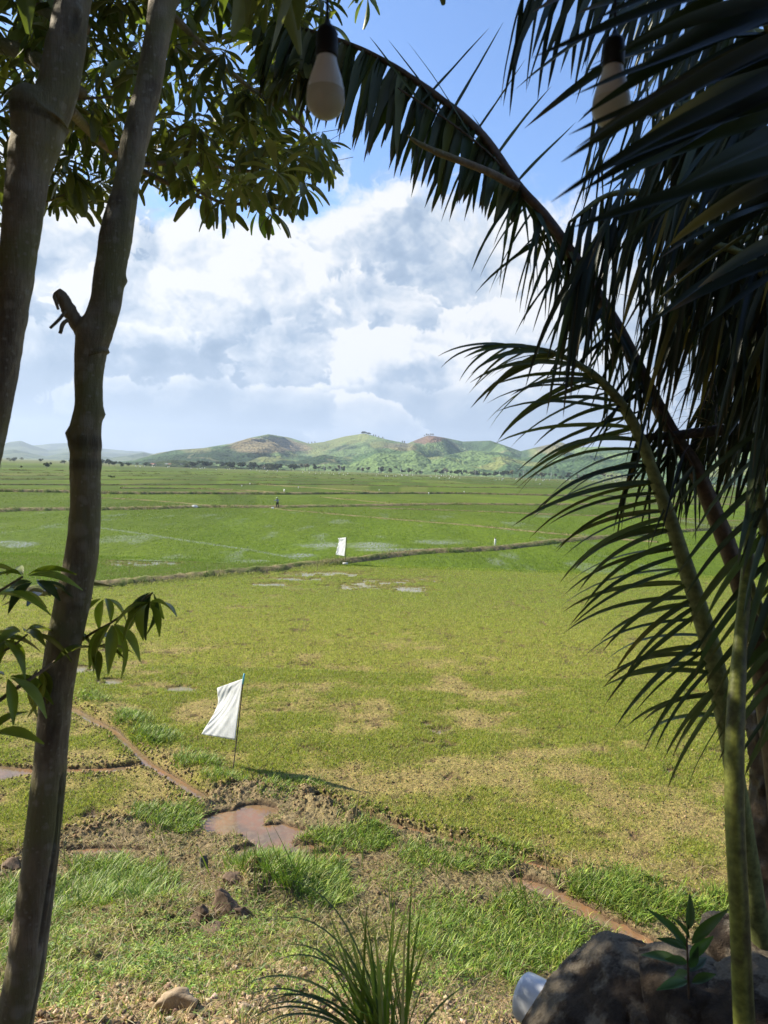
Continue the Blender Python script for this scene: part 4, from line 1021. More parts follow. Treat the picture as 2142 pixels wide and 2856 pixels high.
# B: long bare brown rachis crossing the sky, ragged leaflets near its tip
frond([(1735, 2300, 2.85), (1700, 1800, 2.8), (1655, 1450, 2.75), (1610, 1290, 2.7), (1560, 1150, 2.7), (1500, 1010, 2.7), (1440, 915, 2.7), (1340, 720, 2.7), (1250, 570, 2.7), (1180, 470, 2.7), (1115, 395, 2.7), (1040, 290, 2.72), (940, 205, 2.76), (820, 125, 2.82), (700, 75, 2.9), (600, 50, 3.0)],
      [36, 34, 30, 22, 19, 17, 15, 13.5, 12, 11, 10, 8.5, 7, 5.5, 4, 2],
      [lambda t: (-.20 - .5 * max(0, t - .93) * 10, -1.0, .1, .1), lambda t: (-.35, -1.0, .35, .25)], lambda t: .29 * ss(np.array(t), .70, .80) * (1 - .2 * ss(np.array(t), .9, 1.0)) + .04, .050, 50, 5,
      grav=.5, rcol=(.085, .055, .032), t0=.735, t1=1.0, torn=.35, jit=.09, tip_dry=.4, label='old frond on a bare brown stalk rising left across the sky')
frond([(1340, 720, 2.72), (1280, 620, 2.72), (1215, 515, 2.72), (1115, 395, 2.72)], [2, 2, 2, 2], [lambda t: (-.25, -1.0, .05, .2), lambda t: (.35, -1.0, .3, .2)], lambda t: .36, .018, 30, 15, grav=.6, rcol=(.085, .055, .032), torn=.6, jit=.28, t0=.0, label='withered shredded leaflets on the bare brown stalk')
frond([(1115, 395, 2.70), (1060, 335, 2.7), (980, 270, 2.72), (860, 190, 2.76)], [2, 2, 2, 2], [lambda t: (-.62, .85, .1, .0), lambda t: (.60, .9, .2, .0)], lambda t: .42, .011, 5, 16, grav=.05, rcol=(.085, .06, .032), torn=.3, jit=.10, t0=.0, t1=.8, label='thin upright leaflets standing up from the stalk')
o = limb('dead_spathe', [(1120, 405, 2.66), (1040, 365, 2.64), (960, 335, 2.62), (905, 310, 2.6), (880, 292, 2.6)], [9, 8, 7, 5, 1.5], PALM); o['label'] = 'rusty brown dead flower sheath'
# C: petiole at the right and the fronds that fill the upper right
def bent(pts, r, label=None, col=(.17, .20, .05)):
    p = np.array([P(*a) for a in pts]); d = np.array([a[2] for a in pts]); rr = np.array(r) * px2m * d; q = spline(p, 90); rr = spline(rr[:, None], 90)[:, 0]
    dsp = lambda u, th: -.30 * float(np.mean(rr)) * np.clip(np.cos(th - CH), 0, 1) ** 2
    v = CAM - q[45]; CH = 0.6
    V, F = tube(q, rr, 20, True, dsp); c = np.tile(col, (len(V), 1)) * (1 + .35 * (fbm(V[:, 2] * 5, V[:, 0] * 30, 370, 3) - .5))[:, None]
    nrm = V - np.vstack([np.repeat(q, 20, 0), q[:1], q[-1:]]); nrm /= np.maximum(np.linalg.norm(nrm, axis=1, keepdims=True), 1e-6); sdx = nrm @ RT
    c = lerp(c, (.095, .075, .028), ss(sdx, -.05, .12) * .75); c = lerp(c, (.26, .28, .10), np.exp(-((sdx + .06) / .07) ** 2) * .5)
    c = lerp(c, (.07, .055, .03), ss(fbm(V[:, 2] * 9, V[:, 0] * 40, 372, 4, .6), .60, .70) * .6)
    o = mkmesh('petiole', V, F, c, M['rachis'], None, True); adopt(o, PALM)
    if label: o['label'] = label
bent([(1622, 2420, 2.0), (1606, 2212, 2.0), (1594, 1950, 2.02), (1585, 1750, 2.06), (1587, 1550, 2.12), (1603, 1330, 2.25), (1625, 1100, 2.42)], [25, 24, 22, 22, 21, 15, 12], 'thick yellow green stalk standing in front of the palm base', (.20, .22, .045))
hang = lambda a, f=.2, al=.2: (lambda t: (a, -1.0, f, al))
DK = [(.024, .036, .014), (.034, .047, .016), (.018, .028, .014), (.065, .075, .022)]
frond([(1625, 1100, 2.42), (1640, 900, 2.5), (1620, 700, 2.6), (1540, 520, 2.65), (1430, 430, 2.65), (1320, 420, 2.65), (1230, 480, 2.65)], [12, 12, 12, 11, 9, 6, 3], [hang(-.18), hang(.15, .4)], lambda t: .52 * (1 - .3 * t), .021, 40, 21, grav=.6, t0=.25, torn=.15, cols=DK, jit=.14, tip_dry=.2)
frond([(1900, 900, 2.6), (1800, 500, 2.4), (1700, 200, 2.2), (1560, 20, 2.1), (1400, -60, 2.0), (1250, -60, 2.0), (1130, -10, 2.0)], [14, 14, 14, 12, 9, 6, 3], [hang(-.30), hang(-.05, .4)], lambda t: .50 * (1 - .45 * t), .021, 48, 22, grav=.55, t0=.15, torn=.15, cols=DK, jit=.14)
frond([(1800, 1250, 2.8), (1740, 1000, 2.7), (1680, 780, 2.6), (1600, 680, 2.55), (1500, 650, 2.5), (1400, 690, 2.5)], [14, 13, 12, 10, 7, 3], [hang(-.15), hang(.1, .4)], lambda t: .50 * (1 - .3 * t), .022, 34, 23, grav=.6, t0=.1, torn=.1, cols=DK, jit=.13)
frond([(1900, 1100, 2.0), (1820, 700, 1.9), (1780, 420, 1.8), (1720, 200, 1.7), (1650, 40, 1.65), (1560, -80, 1.6)], [15, 15, 14, 12, 9, 5], [lambda t: (-1.0, -.42, -.12, .05), lambda t: (-1.0, -.62, .2, .1)], lambda t: .50, .042, 12, 24, grav=.25, t0=.50, cols=DK, jit=.10, label='dark frond nearest the camera with broad slanting leaflets')
if 0: frond([(1860, 900, 1.1), (1830, 600, 1.02), (1790, 300, .98), (1760, 60, .95), (1700, -140, .95)], [14, 14, 13, 11, 8], [lambda t: (-1.0, -.36, .02, .0), lambda t: (-1.0, -.52, .1, .0)], lambda t: .34, .040, 9, 25, grav=.12, t0=.15, cols=DK, jit=.08)
frond([(1760, 930, 2.7), (1660, 925, 2.7), (1560, 930, 2.7), (1460, 940, 2.68), (1380, 945, 2.66)], [13, 13, 12, 10, 6], [hang(-.2), hang(.1, .3)], lambda t: .40, .022, 18, 26, grav=.7, t0=.0, cols=DK, torn=.3, jit=.16, rcol=(.05, .035, .025))
near = []; rn = np.random.default_rng(99)
for (x0, y0), (x1, y1), dp, w_ in [((1720, -60), (1132, 122), .95, .030), ((1720, 10), (1250, 215), 1.0, .030), ((1740, 60), (1195, 325), .93, .028), ((1740, 110), (1225, 285), 1.0, .030), ((1740, 60), (1230, 255), .97, .028), ((1730, 30), (1255, 190), .99, .028), ((1760, 170), (1240, 375), 1.0, .028), ((1750, -20), (1330, 95), .97, .03), ((1750, 130), (1180, 432), .9, .030), ((1760, 200), (1290, 330), 1.0, .034), ((1760, 330), (1235, 520), 1.02, .034), 
                                  ((1700, -120), (1300, 60), .95, .036), ((1760, -30), (1370, 130), 1.0, .04), ((1750, 90), (1400, 250), 1.03, .04), ((1760, 250), (1450, 420), 1.0, .04)]:
    a = P(x0, y0, dp + .15); b_ = P(x1, y1 - 25, dp); v = b_ - a
    V, F = leaflet(a, v, np.linalg.norm(v) * 1.02, w_, rn, .10, 12, up=UPC + rn.normal(0, .25, 3), base=.9, torn=.12); near.append((V, [F], np.tile(pick(rn, 1, DK, (4, 4, 3, .3))[0], (len(V), 1))))
V, F, C = cat_geo(near); o = mkmesh('frond', V, F, C, M['palm'], None, True); adopt(o, PALM); o['label'] = 'broad blades right in front of the half hidden bulb'
frond([(1500, 1010, 2.64), (1420, 880, 2.62), (1345, 730, 2.62), (1280, 610, 2.62)], [2, 2, 2, 2], [hang(-.35, .1), hang(.30, .3)], lambda t: .34, .016, 24, 61, grav=.6, t0=.0, cols=DK, torn=.45, jit=.30, rcol=(.085, .055, .032), label='thin torn leaflets dangling from the brown stalk')
frond([(1720, 820, 2.3), (1640, 600, 2.3), (1540, 470, 2.3), (1430, 420, 2.3), (1320, 470, 2.3), (1250, 580, 2.3)], [8, 8, 7, 6, 4, 2], [hang(-.12, .0, .3), hang(.1, .1, .3)], lambda t: .48, .020, 34, 62, grav=.7, t0=.1, cols=DK, torn=.2, jit=.18)
# leaflets from a low frond at the right sweeping down to the left
frond([(1760, 1500, 2.4), (1700, 1330, 2.35), (1665, 1200, 2.3), (1640, 1060, 2.3), (1640, 930, 2.3)], [16, 15, 13, 11, 8], [lambda t: (-1.0, -.80 - .2 * (1 - t), -.1, .05), lambda t: (-.5, -.75, -.6, .2)], lambda t: .40, .024, 11, 27, grav=.45, t0=.1, cols=[(.085, .12, .035), (.12, .15, .04), (.06, .085, .035)], wts=(4, 3, 3), jit=.07, tip_dry=.3, label='lower frond with glossy leaflets drooping over the near field')
frond([(1760, 1650, 2.6), (1690, 1450, 2.55), (1640, 1310, 2.5), (1600, 1200, 2.5)], [12, 11, 9, 6], [lambda t: (-1.0, -1.0, -.1, .05)], lambda t: .36, .026, 6, 28, grav=.6, t0=.3, cols=[(.075, .105, .030), (.10, .13, .035)], wts=(1, 1), jit=.06, tip_dry=.6)
# more fronds on the far side of the palm, seen through the others
for k, (pts, sx) in enumerate([([(1850, 900, 3.4), (1760, 640, 3.3), (1650, 480, 3.3), (1520, 330, 3.3), (1400, 240, 3.3), (1290, 200, 3.3)], -.1), ([(1900, 700, 3.2), (1800, 420, 3.1), (1700, 260, 3.0), (1580, 160, 3.0), (1450, 130, 3.0)], -.2), ([(1900, 1100, 3.3), (1800, 860, 3.2), (1700, 760, 3.1), (1600, 780, 3.1), (1520, 860, 3.1)], -.05),
                               ([(1950, 500, 2.9), (1850, 250, 2.8), (1740, 120, 2.7), (1620, 70, 2.7), (1500, 80, 2.7)], -.25), ([(1980, 1000, 2.8), (1850, 640, 2.7), (1750, 520, 2.6), (1640, 500, 2.6), (1560, 560, 2.6)], .1), ([(1950, 300, 3.4), (1850, 60, 3.3), (1720, -40, 3.2), (1560, -60, 3.2), (1380, -20, 3.2)], -.3), ([(2000, 1200, 3.6), (1900, 900, 3.5), (1780, 700, 3.4), (1660, 620, 3.4), (1500, 560, 3.4), (1380, 560, 3.4)], 0), ([(1900, 1200, 2.2), (1800, 900, 2.2), (1720, 700, 2.2), (1620, 560, 2.2), (1500, 520, 2.2)], -.15), ([(2000, 600, 2.1), (1850, 330, 2.1), (1740, 240, 2.1), (1600, 200, 2.1), (1460, 230, 2.1)], -.3)]):
    frond(pts, [13, 12, 11, 9, 6, 3][:len(pts)], [hang(sx), hang(sx + .2, .5)], lambda t: .55, .022, 44, 40 + k, grav=.6, t0=.0, cols=DK, jit=.24, torn=.15)
# fibrous crown and stem base
V, F = icodata(4); nz_ = fbm(V[:, 0] * 4 + 5, V[:, 2] * 1.5, 380, 4, .6)
Vc = V * np.array([.17, .17, .55]) * (.75 + .5 * nz_)[:, None] + P(1735, 640, 2.9)
o = mkmesh('fibre_sheath', Vc, [F], np.tile([.11, .075, .045], (len(Vc), 1)), M['rachis'], None, True); adopt(o, PALM)
st_e = [(1480, 1650, 1700), (1560, 1620, 1720), (1700, 1628, 1740), (1850, 1622, 1760), (2000, 1612, 1790), (2150, 1600, 1810), (2330, 1590, 1840)]
pp = [P((a + c) / 2, y, 2.9) for y, a, c in st_e]; rr = [(c - a) / 2 * px2m * 2.9 for y, a, c in st_e]
q = spline(pp, 120); r = spline(np.array(rr)[:, None], 120)[:, 0]
V, F = tube(q, r, 40, True, lambda u, th: (fbm(np.cos(th) * 5, u * 30 + np.sin(th) * 5, 390, 4, .6) - .5) * .05)
o = mkmesh('trunk', V, F, np.tile([.05, .035, .024], (len(V), 1)), M['rachis'], None, True); adopt(o, PALM)
rf = np.random.default_rng(3)
for k in range(4):     # loose fibres and dead strands round the heart of the palm
    a = (1500 + 45 * k, 600 + 60 * k)
n = 150; fx = rf.uniform(1480, 1680, n); fy = rf.uniform(420, 1000, n); g = []
for i in range(n):
    p0 = P(fx[i], fy[i], rf.uniform(2.6, 3.0)); V, F = leaflet(p0, np.array([rf.normal(-.2, .6), rf.normal(0, .5), rf.normal(-.2, .6)]), rf.uniform(.15, .45), .006, rf, .9, 7, .12)
    g.append((V, [F], np.tile(pick(rf, 1, [(.16, .11, .06), (.09, .06, .04), (.24, .20, .11)], [3, 3, 1])[0], (len(V), 1))))
V, F, C = cat_geo(g); o = mkmesh('dead_fibres', V, F, C, M['palm'], None, True); adopt(o, PALM)
# ------------------------------------------------------------------ things in the fields
def GG(x, y):
    z = 0.0
    for _ in range(14):
        p = G(x, y, z); z = .5 * z + .5 * float(ground_z(np.array([p[0]]), np.array([p[1]]))[0]) if p[1] < 46 else 0.0
    p = G(x, y, z); return p
def depth_of(p): return float((p - CAM).dot(FW))
def add_solid(o, th):
    s = o.modifiers.new('thick', 'SOLIDIFY'); s.thickness = th; s.offset = 0; return o
m, b, out = newmat('white_cloth'); n_ = b.noise(obj_pos(b), 5, 5, .6)
p_ = pbsdf(b, b.mix(b.sstep(n_, .3, .7), (.74, .75, .74), (.86, .87, .86)), .75, .25, b.noise(b.vadd(obj_pos(b), (22, 22, 5), 'MULTIPLY'), 1.0, 4), .35, .01)
t_ = b.n('ShaderNodeBsdfTranslucent'); b.put(t_.inputs[0], (.8, .8, .78)); mx = b.n('ShaderNodeMixShader'); mx.inputs[0].default_value = .42
b.t.links.new(p_, mx.inputs[1]); b.t.links.new(t_.outputs[0], mx.inputs[2]); b.t.links.new(mx.outputs[0], out.inputs[0]); M['white_cloth'] = m
M['pole'] = simplemat('bamboo_pole', (.13, .10, .065), .7, .3, 20, .35, .3)
M['blue'] = simplemat('blue_tie', (.10, .40, .50), .5, .4)
M['concrete'] = simplemat('concrete', (.55, .54, .50), .85, .2, 6, .2, .3)
def flag(base, top, LE, RE, r, label, grp=None, wr=.03, fold=.0):
    b0 = GG(*base); d = depth_of(b0); tp = P(top[0], top[1], d - .02)
    root = empty('flag', tuple(b0), 0, label, 'flag', grp)
    o = tube_obj('pole', spline([b0 + np.array([0, 0, -.15]), b0 * .5 + tp * .5 + RT * .012, tp], 24), np.linspace(r, r * .8, 24), M['pole'], None, 8); adopt(o, root)
    n, m_ = 46, 30
    L = spline([[a[0], a[1], 0] for a in LE], n)[:, :2]; Rr = spline([[a[0], a[1], 0] for a in RE], n)[:, :2]
    V = []
    for i in range(n):
        for j in range(m_):
            s = j / (m_ - 1); x = L[i, 0] * (1 - s) + Rr[i, 0] * s; y = L[i, 1] * (1 - s) + Rr[i, 1] * s
            t = i / (n - 1); k = 1 - s
            w = wr * k * (math.sin(7 * k + 4 * t) * .6 + .35 * math.sin((t * 1.2 - k * .9) * 26 + 1.5 * math.sin(k * 5))) + fold * k
            # creases fanning out from the tied corner
            w += wr * .28 * math.sin(16 * math.atan2(t + .02, k + .05) + 2 * k) * min(1, (t + k) * 2) * (1 - .5 * t)
            V.append(P(x, y, d - .03 + w))
    i, j = np.meshgrid(np.arange(n - 1), np.arange(m_ - 1), indexing='ij'); a = (i * m_ + j).ravel()
    o = mkmesh('cloth', V, [np.stack([a, a + 1, a + m_ + 1, a + m_], 1)], None, M['white_cloth'], None, True); add_solid(o, .002); adopt(o, root)
    return root, tp, d
fr, tp, d = flag((501, 1669), (527, 1456), [(469, 1486), (470, 1500), (471, 1518), (464, 1537), (456, 1552), (445, 1569), (435, 1586)], [(525, 1466), (523, 1480), (520, 1500), (517, 1525), (513, 1555), (508, 1599)], .013, 'large white cloth flag on a bamboo stick beside the red ditch', None, .03, .50)
o = tube_obj('knot', [P(524.5, 1478, d - .03), P(526, 1466, d - .03), P(527.5, 1455, d - .03)], [.017, .020, .015], M['blue'], None, 10); adopt(o, fr)
fr2, tp, d = flag((745, 1220), (748.5, 1159.5), [(730, 1162.5), (732, 1168), (730.5, 1176), (727.5, 1187), (725, 1198)], [(747.5, 1161), (746.5, 1174), (745.5, 1187), (744, 1201.5)], .022, 'white cloth flag standing on the grassy field bund', None, .06, .6)
V, F = box(-.17, .17, -.1, .1, 0, .10); o = mkmesh('base_block', V + GG(746, 1221) + np.array([0, -.1, .08]), F, None, M['concrete']); adopt(o, fr2)

# squat white marker post on the bund
pp = GG(1069, 1182); mp = empty('marker_post', tuple(pp), 0, 'short white marker post further right along the bund', 'post')
hh = 21 * K / FPX * depth_of(pp)
V, F = tube([[0, 0, -.1], [0, 0, hh * .8], [0, 0, hh * .86]], [.085, .08, .075], 14); adopt(mkmesh('post', V + pp, F, None, simplemat('white_paint', (.78, .78, .74), .6, .3, 8, .12), None, True), mp)
V, F = tube([[0, 0, hh * .86], [0, 0, hh * 1.0]], [.06, .055], 14); adopt(mkmesh('cap', V + pp, F, None, M['pole'], None, True), mp)

# sticks and tall stems
def stick(b_, t_, r, mat, name, label, cat, grp=None, curve=0.0):
    p0 = GG(*b_); dd = depth_of(p0); p1 = P(t_[0], t_[1], dd); mid = (p0 + p1) / 2 + RT * curve
    q = spline([p0 - np.array([0, 0, .05]), mid, p1], 16)
    V, F = tube(q, np.linspace(r, r * .45, 16), 6, True, lambda u, th: np.sin(u * 40) * r * .12)
    V = V - p0; o = mkmesh(name, V, F, None, M[mat], None, True); o.location = tuple(p0); return tag(o, label, cat, grp)
SK = [((552, 1691), (532, 1642), .008, 'twig', 'dark twig leaning left behind the ditch bank', 'twig'), ((768, 1766), (779, 1685), .010, 'stalk', 'knobbly pale stick right of the pool', 'stick'),
      ((1182, 1888), (1170, 1786), .011, 'stalk', 'knobbly brown stick standing in the red ditch', 'stick'), ((1046, 1896), (981, 1740), .006, 'stalk', 'tall bent straw stem leaning left over the ditch', 'stem'),
      ((140, 1868), (132, 1745), .009, 'stalk', 'thin stick right behind the mottled trunk at the mud', 'stick'), ((1310, 1970), (1240, 1850), .006, 'stalk', 'long pale stem leaning left above the right grass clump', 'stem'),
      ((1322, 1886), (1284, 1838), .006, 'stalk', 'short bent straw on the tan field edge', 'stem')]
for b_, t_, r, mt, lb, ct in SK: stick(b_, t_, r, mt, 'stick' if ct != 'stem' else 'dry_stem', lb, ct)
for x, y0, y1, dx in [(279, 1243, 1222, 0), (445, 1241, 1224, 3), (609, 1128, 1107, 0), (785, 1141, 1129, 0), (795, 1206, 1188, 8), (685, 1231, 1204, 3), (861, 1205, 1170, 4), (564, 1118, 1108, 0), (45, 1272, 1252, 0), (1005, 1192, 1176, 2)]:
    stick((x, y0), (x + dx, y1), .014, 'pole', 'stick', 'thin dark stake standing in the wet rice near the bund', 'stake', 'thin stakes along the grassy bund')
# sedge stems
def sedge(name, label, stems_, seed, cat='sedge'):
    rs = np.random.default_rng(seed); g = []; base = GG(*stems_[0][0])
    for (a, t_, w) in stems_:
        p0 = GG(*a); dd = depth_of(p0); p1 = P(t_[0], t_[1], dd - rs.uniform(0, .25)); v = p1 - p0; L = np.linalg.norm(v)
        V, F = leaflet(p0, v, L, w, rs, .16, 8, base=1.0, up=-FW); g.append((V - base, [F], np.tile(pick(rs, 1, [(.09, .15, .03), (.13, .19, .04), (.05, .09, .025)], [3, 3, 2])[0], (len(V), 1))))
    V, F, C = cat_geo(g); o = mkmesh(name, V, F, C, M['grass'], None, True); o.location = tuple(base); return tag(o, label, cat)
rs_ = np.random.default_rng(8)
def fan(cx, cy, n, hmin, hmax, sx, w=.012, spread=24): return [((cx + rs_.normal(0, sx), cy + rs_.normal(0, 5)), (cx + rs_.normal(0, sx + spread), cy - rs_.uniform(hmin, hmax)), w) for _ in range(n)]
sedge('sedge', 'tall upright sedge stems rising in front of the muddy pool', fan(620, 1925, 34, 60, 150, 24), 1)
sedge('rush', 'single tall dark rush just left of the sedge by the pool', [((552, 1949), (548, 1814), .014), ((553, 1950), (560, 1850), .012)], 22, 'rush')
sedge('rush', 'broad dark leaf blade standing beside the blackish stone', [((456, 1894), (427, 1822), .024)], 23, 'rush')
sedge('sedge', 'sparse dark rushes left of the muddy pool', [((524, 1886), (530, 1796), .014), ((520, 1886), (496, 1809), .012)] + fan(522, 1888, 8, 30, 70, 6), 2)
sedge('sedge', 'few tall rushes between the pool and the right puddle', [((844, 1975), (842, 1895), .014), ((846, 1976), (846, 1890), .012), ((842, 1974), (815, 1900), .01)], 3)
sedge('rush', 'thin tall rush right of the pool water', [((782, 1880), (784, 1768), .012)], 24, 'rush')
sedge('sedge', 'short sedge tuft on the wet flat below the red ditch', fan(950, 1890, 10, 30, 60, 12, .010, 10), 25)
sedge('sedge', 'thin sedge tuft in the long wet grass right of centre', fan(1115, 1960, 14, 50, 110, 16, .010, 22), 4)
sedge('sedge', 'yellowed single rush by the pool edge', [((681, 1897), (690, 1800), .012), ((684, 1900), (676, 1850), .01)], 5)

# ------------------------------------------------------------------ rocks
def stone_mat(name, c1, c2, c3=None, sc=9):
    m, b, out = newmat(name); p = obj_pos(b); n1 = b.noise(p, sc, 6, .65); n2 = b.noise(p, sc * .35, 4, .6)
    c = b.mix(b.sstep(n1, .3, .7), c1, c2)
    if c3: c = b.mix(b.sstep(n2, .50, .60), c, c3)
    s = pbsdf(b, c, .9, .2, n1, .7, .02); b.t.links.new(s, out.inputs[0]); return m
RM = {'tan': stone_mat('tan_rock', (.26, .19, .12), (.42, .33, .22)), 'brown': stone_mat('brown_rock', (.09, .06, .04), (.20, .14, .09)), 'pale': stone_mat('pale_rock', (.50, .46, .38), (.68, .64, .55)),
      'grey': stone_mat('grey_rock', (.20, .19, .15), (.34, .32, .27)), 'dark': stone_mat('dark_stone', (.06, .06, .055), (.13, .12, .10)), 'pink': stone_mat('pinkish_rock', (.32, .23, .15), (.46, .35, .24))}
IV, IF = icodata(4)
def rockmesh(name, size, seed, mat, cuts=13, rough=.17):
    rr = np.random.default_rng(seed); V = IV.copy()
    for _ in range(cuts):
        n = rr.normal(size=3); n /= np.linalg.norm(n); dd = rr.uniform(.38, .8); s = V @ n; V = V - np.maximum(s - dd, 0)[:, None] * n * .92
    nz = fbm(V[:, 0] * 2.2 + seed, V[:, 1] * 2.2 + V[:, 2] * 1.7, 500 + seed, 5, .6) - .5
    V = V * (1 + nz * rough * 3)[:, None]; V = V * np.array(size)
    return mkmesh(name, V, [IF], None, RM[mat], None, False)
ROCKS = [  # x, y (centre), w, h in note px, material, tilt, label
    (433, 1962, 50, 76, 'brown', .35, 'leaning brown slab at the left of the rock heap'), (480, 1948, 64, 80, 'brown', -.2, 'largest dark brown rock in the heap beside the tall grass'), (502, 1893, 48, 40, 'brown', .1, 'brown rock crowning the heap beside the tall grass'),
    (523, 1972, 58, 56, 'brown', 0, 'rounded brown stone at the right foot of the rock heap'), (462, 1998, 74, 34, 'brown', .1, 'low flat brown stone in front of the rock heap'), (438, 1858, 28, 32, 'dark', -.25, 'small blackish stone standing upright behind the rock heap'),
    (388, 2168, 92, 66, 'tan', .15, 'big rough tan boulder at the bottom left'), (366, 2207, 46, 20, 'pale', 0, 'whitish stone below the tan boulder'), (487, 2083, 40, 14, 'pale', .55, 'long pale rock splinter lying in the herbs'),
    (586, 2093, 48, 24, 'brown', .3, 'brown wedge shaped stone on the bare dirt'), (622, 2073, 34, 20, 'grey', 0, 'grey flat stone near the grass tuft'), (503, 2148, 26, 32, 'tan', .7, 'upright pale tan pebble in the dirt'),
    (589, 2142, 36, 36, 'pink', .1, 'purplish round stone on the dirt'), (421, 2139, 26, 22, 'pale', 0, 'white stone just right of the tan boulder'), (534, 2178, 46, 28, 'pink', .2, 'pinkish stone in the rubble at the bottom'),
    (615, 2184, 62, 38, 'tan', -.1, 'tan broken rock left of the lemongrass'), (645, 2164, 34, 18, 'grey', .6, 'narrow grey stone touching the lemongrass'), (452, 2186, 22, 26, 'pale', .1, 'small cream stone at the bottom edge'),
    (110, 2195, 44, 22, 'grey', 0, 'grey stone right of the mottled trunk foot'), (560, 2205, 38, 20, 'tan', .2, 'half buried tan stone at the bottom edge'), (28, 1858, 54, 28, 'brown', .2, 'muddy brown lump by the left ditch'), (700, 2200, 40, 22, 'pink', .2, 'reddish stone under the lemongrass blades')]
for k, (x, y, w, h, mt, tl, lb) in enumerate(ROCKS):
    b0 = GG(x, y + h * .35); dd = depth_of(b0); s = K / FPX * dd
    o = rockmesh('rock', (w * s / 2 * 1.2, w * s / 2 * .9, h * s / 2 * 1.2), 60 + k, mt); o.location = tuple(b0 + np.array([0, 0, h * s * .12])); o.rotation_euler = (random.uniform(-.2, .2), tl, random.uniform(-.5, .5))
    tag(o, lb, 'rock', 'loose stones on the bank')

# masonry blocks of the broken wall, lower right
m, b, out = newmat('wall_stone'); p = obj_pos(b); n1 = b.noise(p, 16, 7, .65); n2 = b.noise(p, 5.5, 5, .6); n3 = b.noise(p, 90, 6, .7)
c = b.mix(b.sstep(n1, .3, .7), (.045, .033, .024), (.11, .08, .055)); c = b.mix(b.sstep(n2, .46, .55), c, b.mix(n3, (.12, .10, .075), (.36, .30, .22)))
s = pbsdf(b, c, .92, .2, b.add(n1, b.mul(n3, .6)), 1.0, .035); b.t.links.new(s, out.inputs[0]); M['wallstone'] = m
def outline_block(name, poly, dep, thick, label, seed):
    poly = np.array(poly, float); c = poly.mean(0); nth = 120; nr = 34
    ang = np.arctan2(poly[:, 1] - c[1], poly[:, 0] - c[0]); th = np.linspace(-np.pi, np.pi, nth, endpoint=False)
    # radius of the outline in each direction
    rad = []
    P2 = np.vstack([poly, poly[:1]])
    for t in th:
        dx, dy = math.cos(t), math.sin(t); best = 1
        for (x0, y0), (x1, y1) in zip(P2[:-1] - c, P2[1:] - c):
            ex, ey = x1 - x0, y1 - y0; den = dx * ey - dy * ex
            if abs(den) < 1e-9: continue
            r_ = (x0 * ey - y0 * ex) / den; u_ = (x0 * dy - y0 * dx) / den
            if r_ > 0 and -1e-6 <= u_ <= 1 + 1e-6: best = max(best, r_)
        rad.append(best)
    rad = np.array(rad); cen = P(c[0], c[1], dep); V = []
    lat = np.linspace(-np.pi / 2, np.pi / 2, nr)
    for a in lat:
        rho = abs(math.cos(a)) ** .45; f = math.copysign(abs(math.sin(a)) ** .6, math.sin(a))
        for t, r_ in zip(th, rad):
            x = c[0] + math.cos(t) * r_ * rho; y = c[1] + math.sin(t) * r_ * rho
            p3 = cen + RT * (x - c[0]) * px2m * dep - UP * (y - c[1]) * px2m * dep + FW * (thick * .5 * f + thick * .25 * (y - c[1]) / max(rad) * -1)
            V.append(p3)
    V = np.array(V); nz = fbm(V[:, 0] * 9 + seed, V[:, 2] * 9 + V[:, 1] * 7, 600 + seed, 6, .66) - .5
    V += (V - cen) / np.linalg.norm(V - cen, axis=1, keepdims=True) * (nz * .075)[:, None]
    rk = np.random.default_rng(seed + 50); W_ = V - cen
    for _ in range(22):
        n_ = rk.normal(size=3); n_ /= np.linalg.norm(n_); s_ = W_ @ n_; dd_ = s_.max() * rk.uniform(.80, .93); W_ = W_ - np.maximum(s_ - dd_, 0)[:, None] * n_ * .9
    V = W_ + cen
    i, j = np.meshgrid(np.arange(nr - 1), np.arange(nth), indexing='ij'); i, j = i.ravel(), j.ravel(); k = (j + 1) % nth
    F = np.stack([i * nth + j, i * nth + k, (i + 1) * nth + k, (i + 1) * nth + j], 1)
    o = mkmesh(name, V - cen, [F], None, M['wallstone'], None, False); o.location = tuple(cen); return tag(o, label, 'stone block', 'blocks of the broken stone wall')
outline_block('stone_block', [(1110, 2290), (1150, 2222), (1200, 2172), (1262, 2138), (1310, 2102), (1355, 2086), (1410, 2090), (1460, 2110), (1500, 2145), (1500, 2190), (1470, 2330), (1200, 2360)], 2.45, .5, 'large mortar covered stone block behind which the white pipe sticks out', 1)
outline_block('stone_block', [(1380, 2130), (1450, 2110), (1560, 2095), (1610, 2110), (1620, 2330), (1360, 2350)], 2.30, .4, 'dark stone block under the small leafy plant', 2)
outline_block('stone_block', [(1540, 2010), (1600, 2000), (1650, 2020), (1670, 2120), (1560, 2140), (1525, 2080)], 2.75, .3, 'rear stone block close to the palm base', 3)
outline_block('stone_block', [(1500, 2200), (1600, 2150), (1720, 2120), (1800, 2300), (1480, 2360)], 2.15, .4, 'darkest stone block at the bottom right corner', 4)
# white plastic pipe
m = simplemat('white_plastic', (.74, .76, .80), .35, .5, 3, .05)
e0 = P(1130, 2150, 2.72); e1 = P(1255, 2215, 2.56); ax = (e1 - e0) / np.linalg.norm(e1 - e0)
q = np.array([e0 + ax * t for t in (0, .004, .02, .05, .12, .30)]); V, F = tube(q, [.078, .083, .085, .085, .0845, .084], 48, False)
V2, F2 = tube(q[::-1] + 0, [.067, .067, .067, .067, .066, .064], 48, False); n0 = len(V)
j = np.arange(48); k = (j + 1) % 48
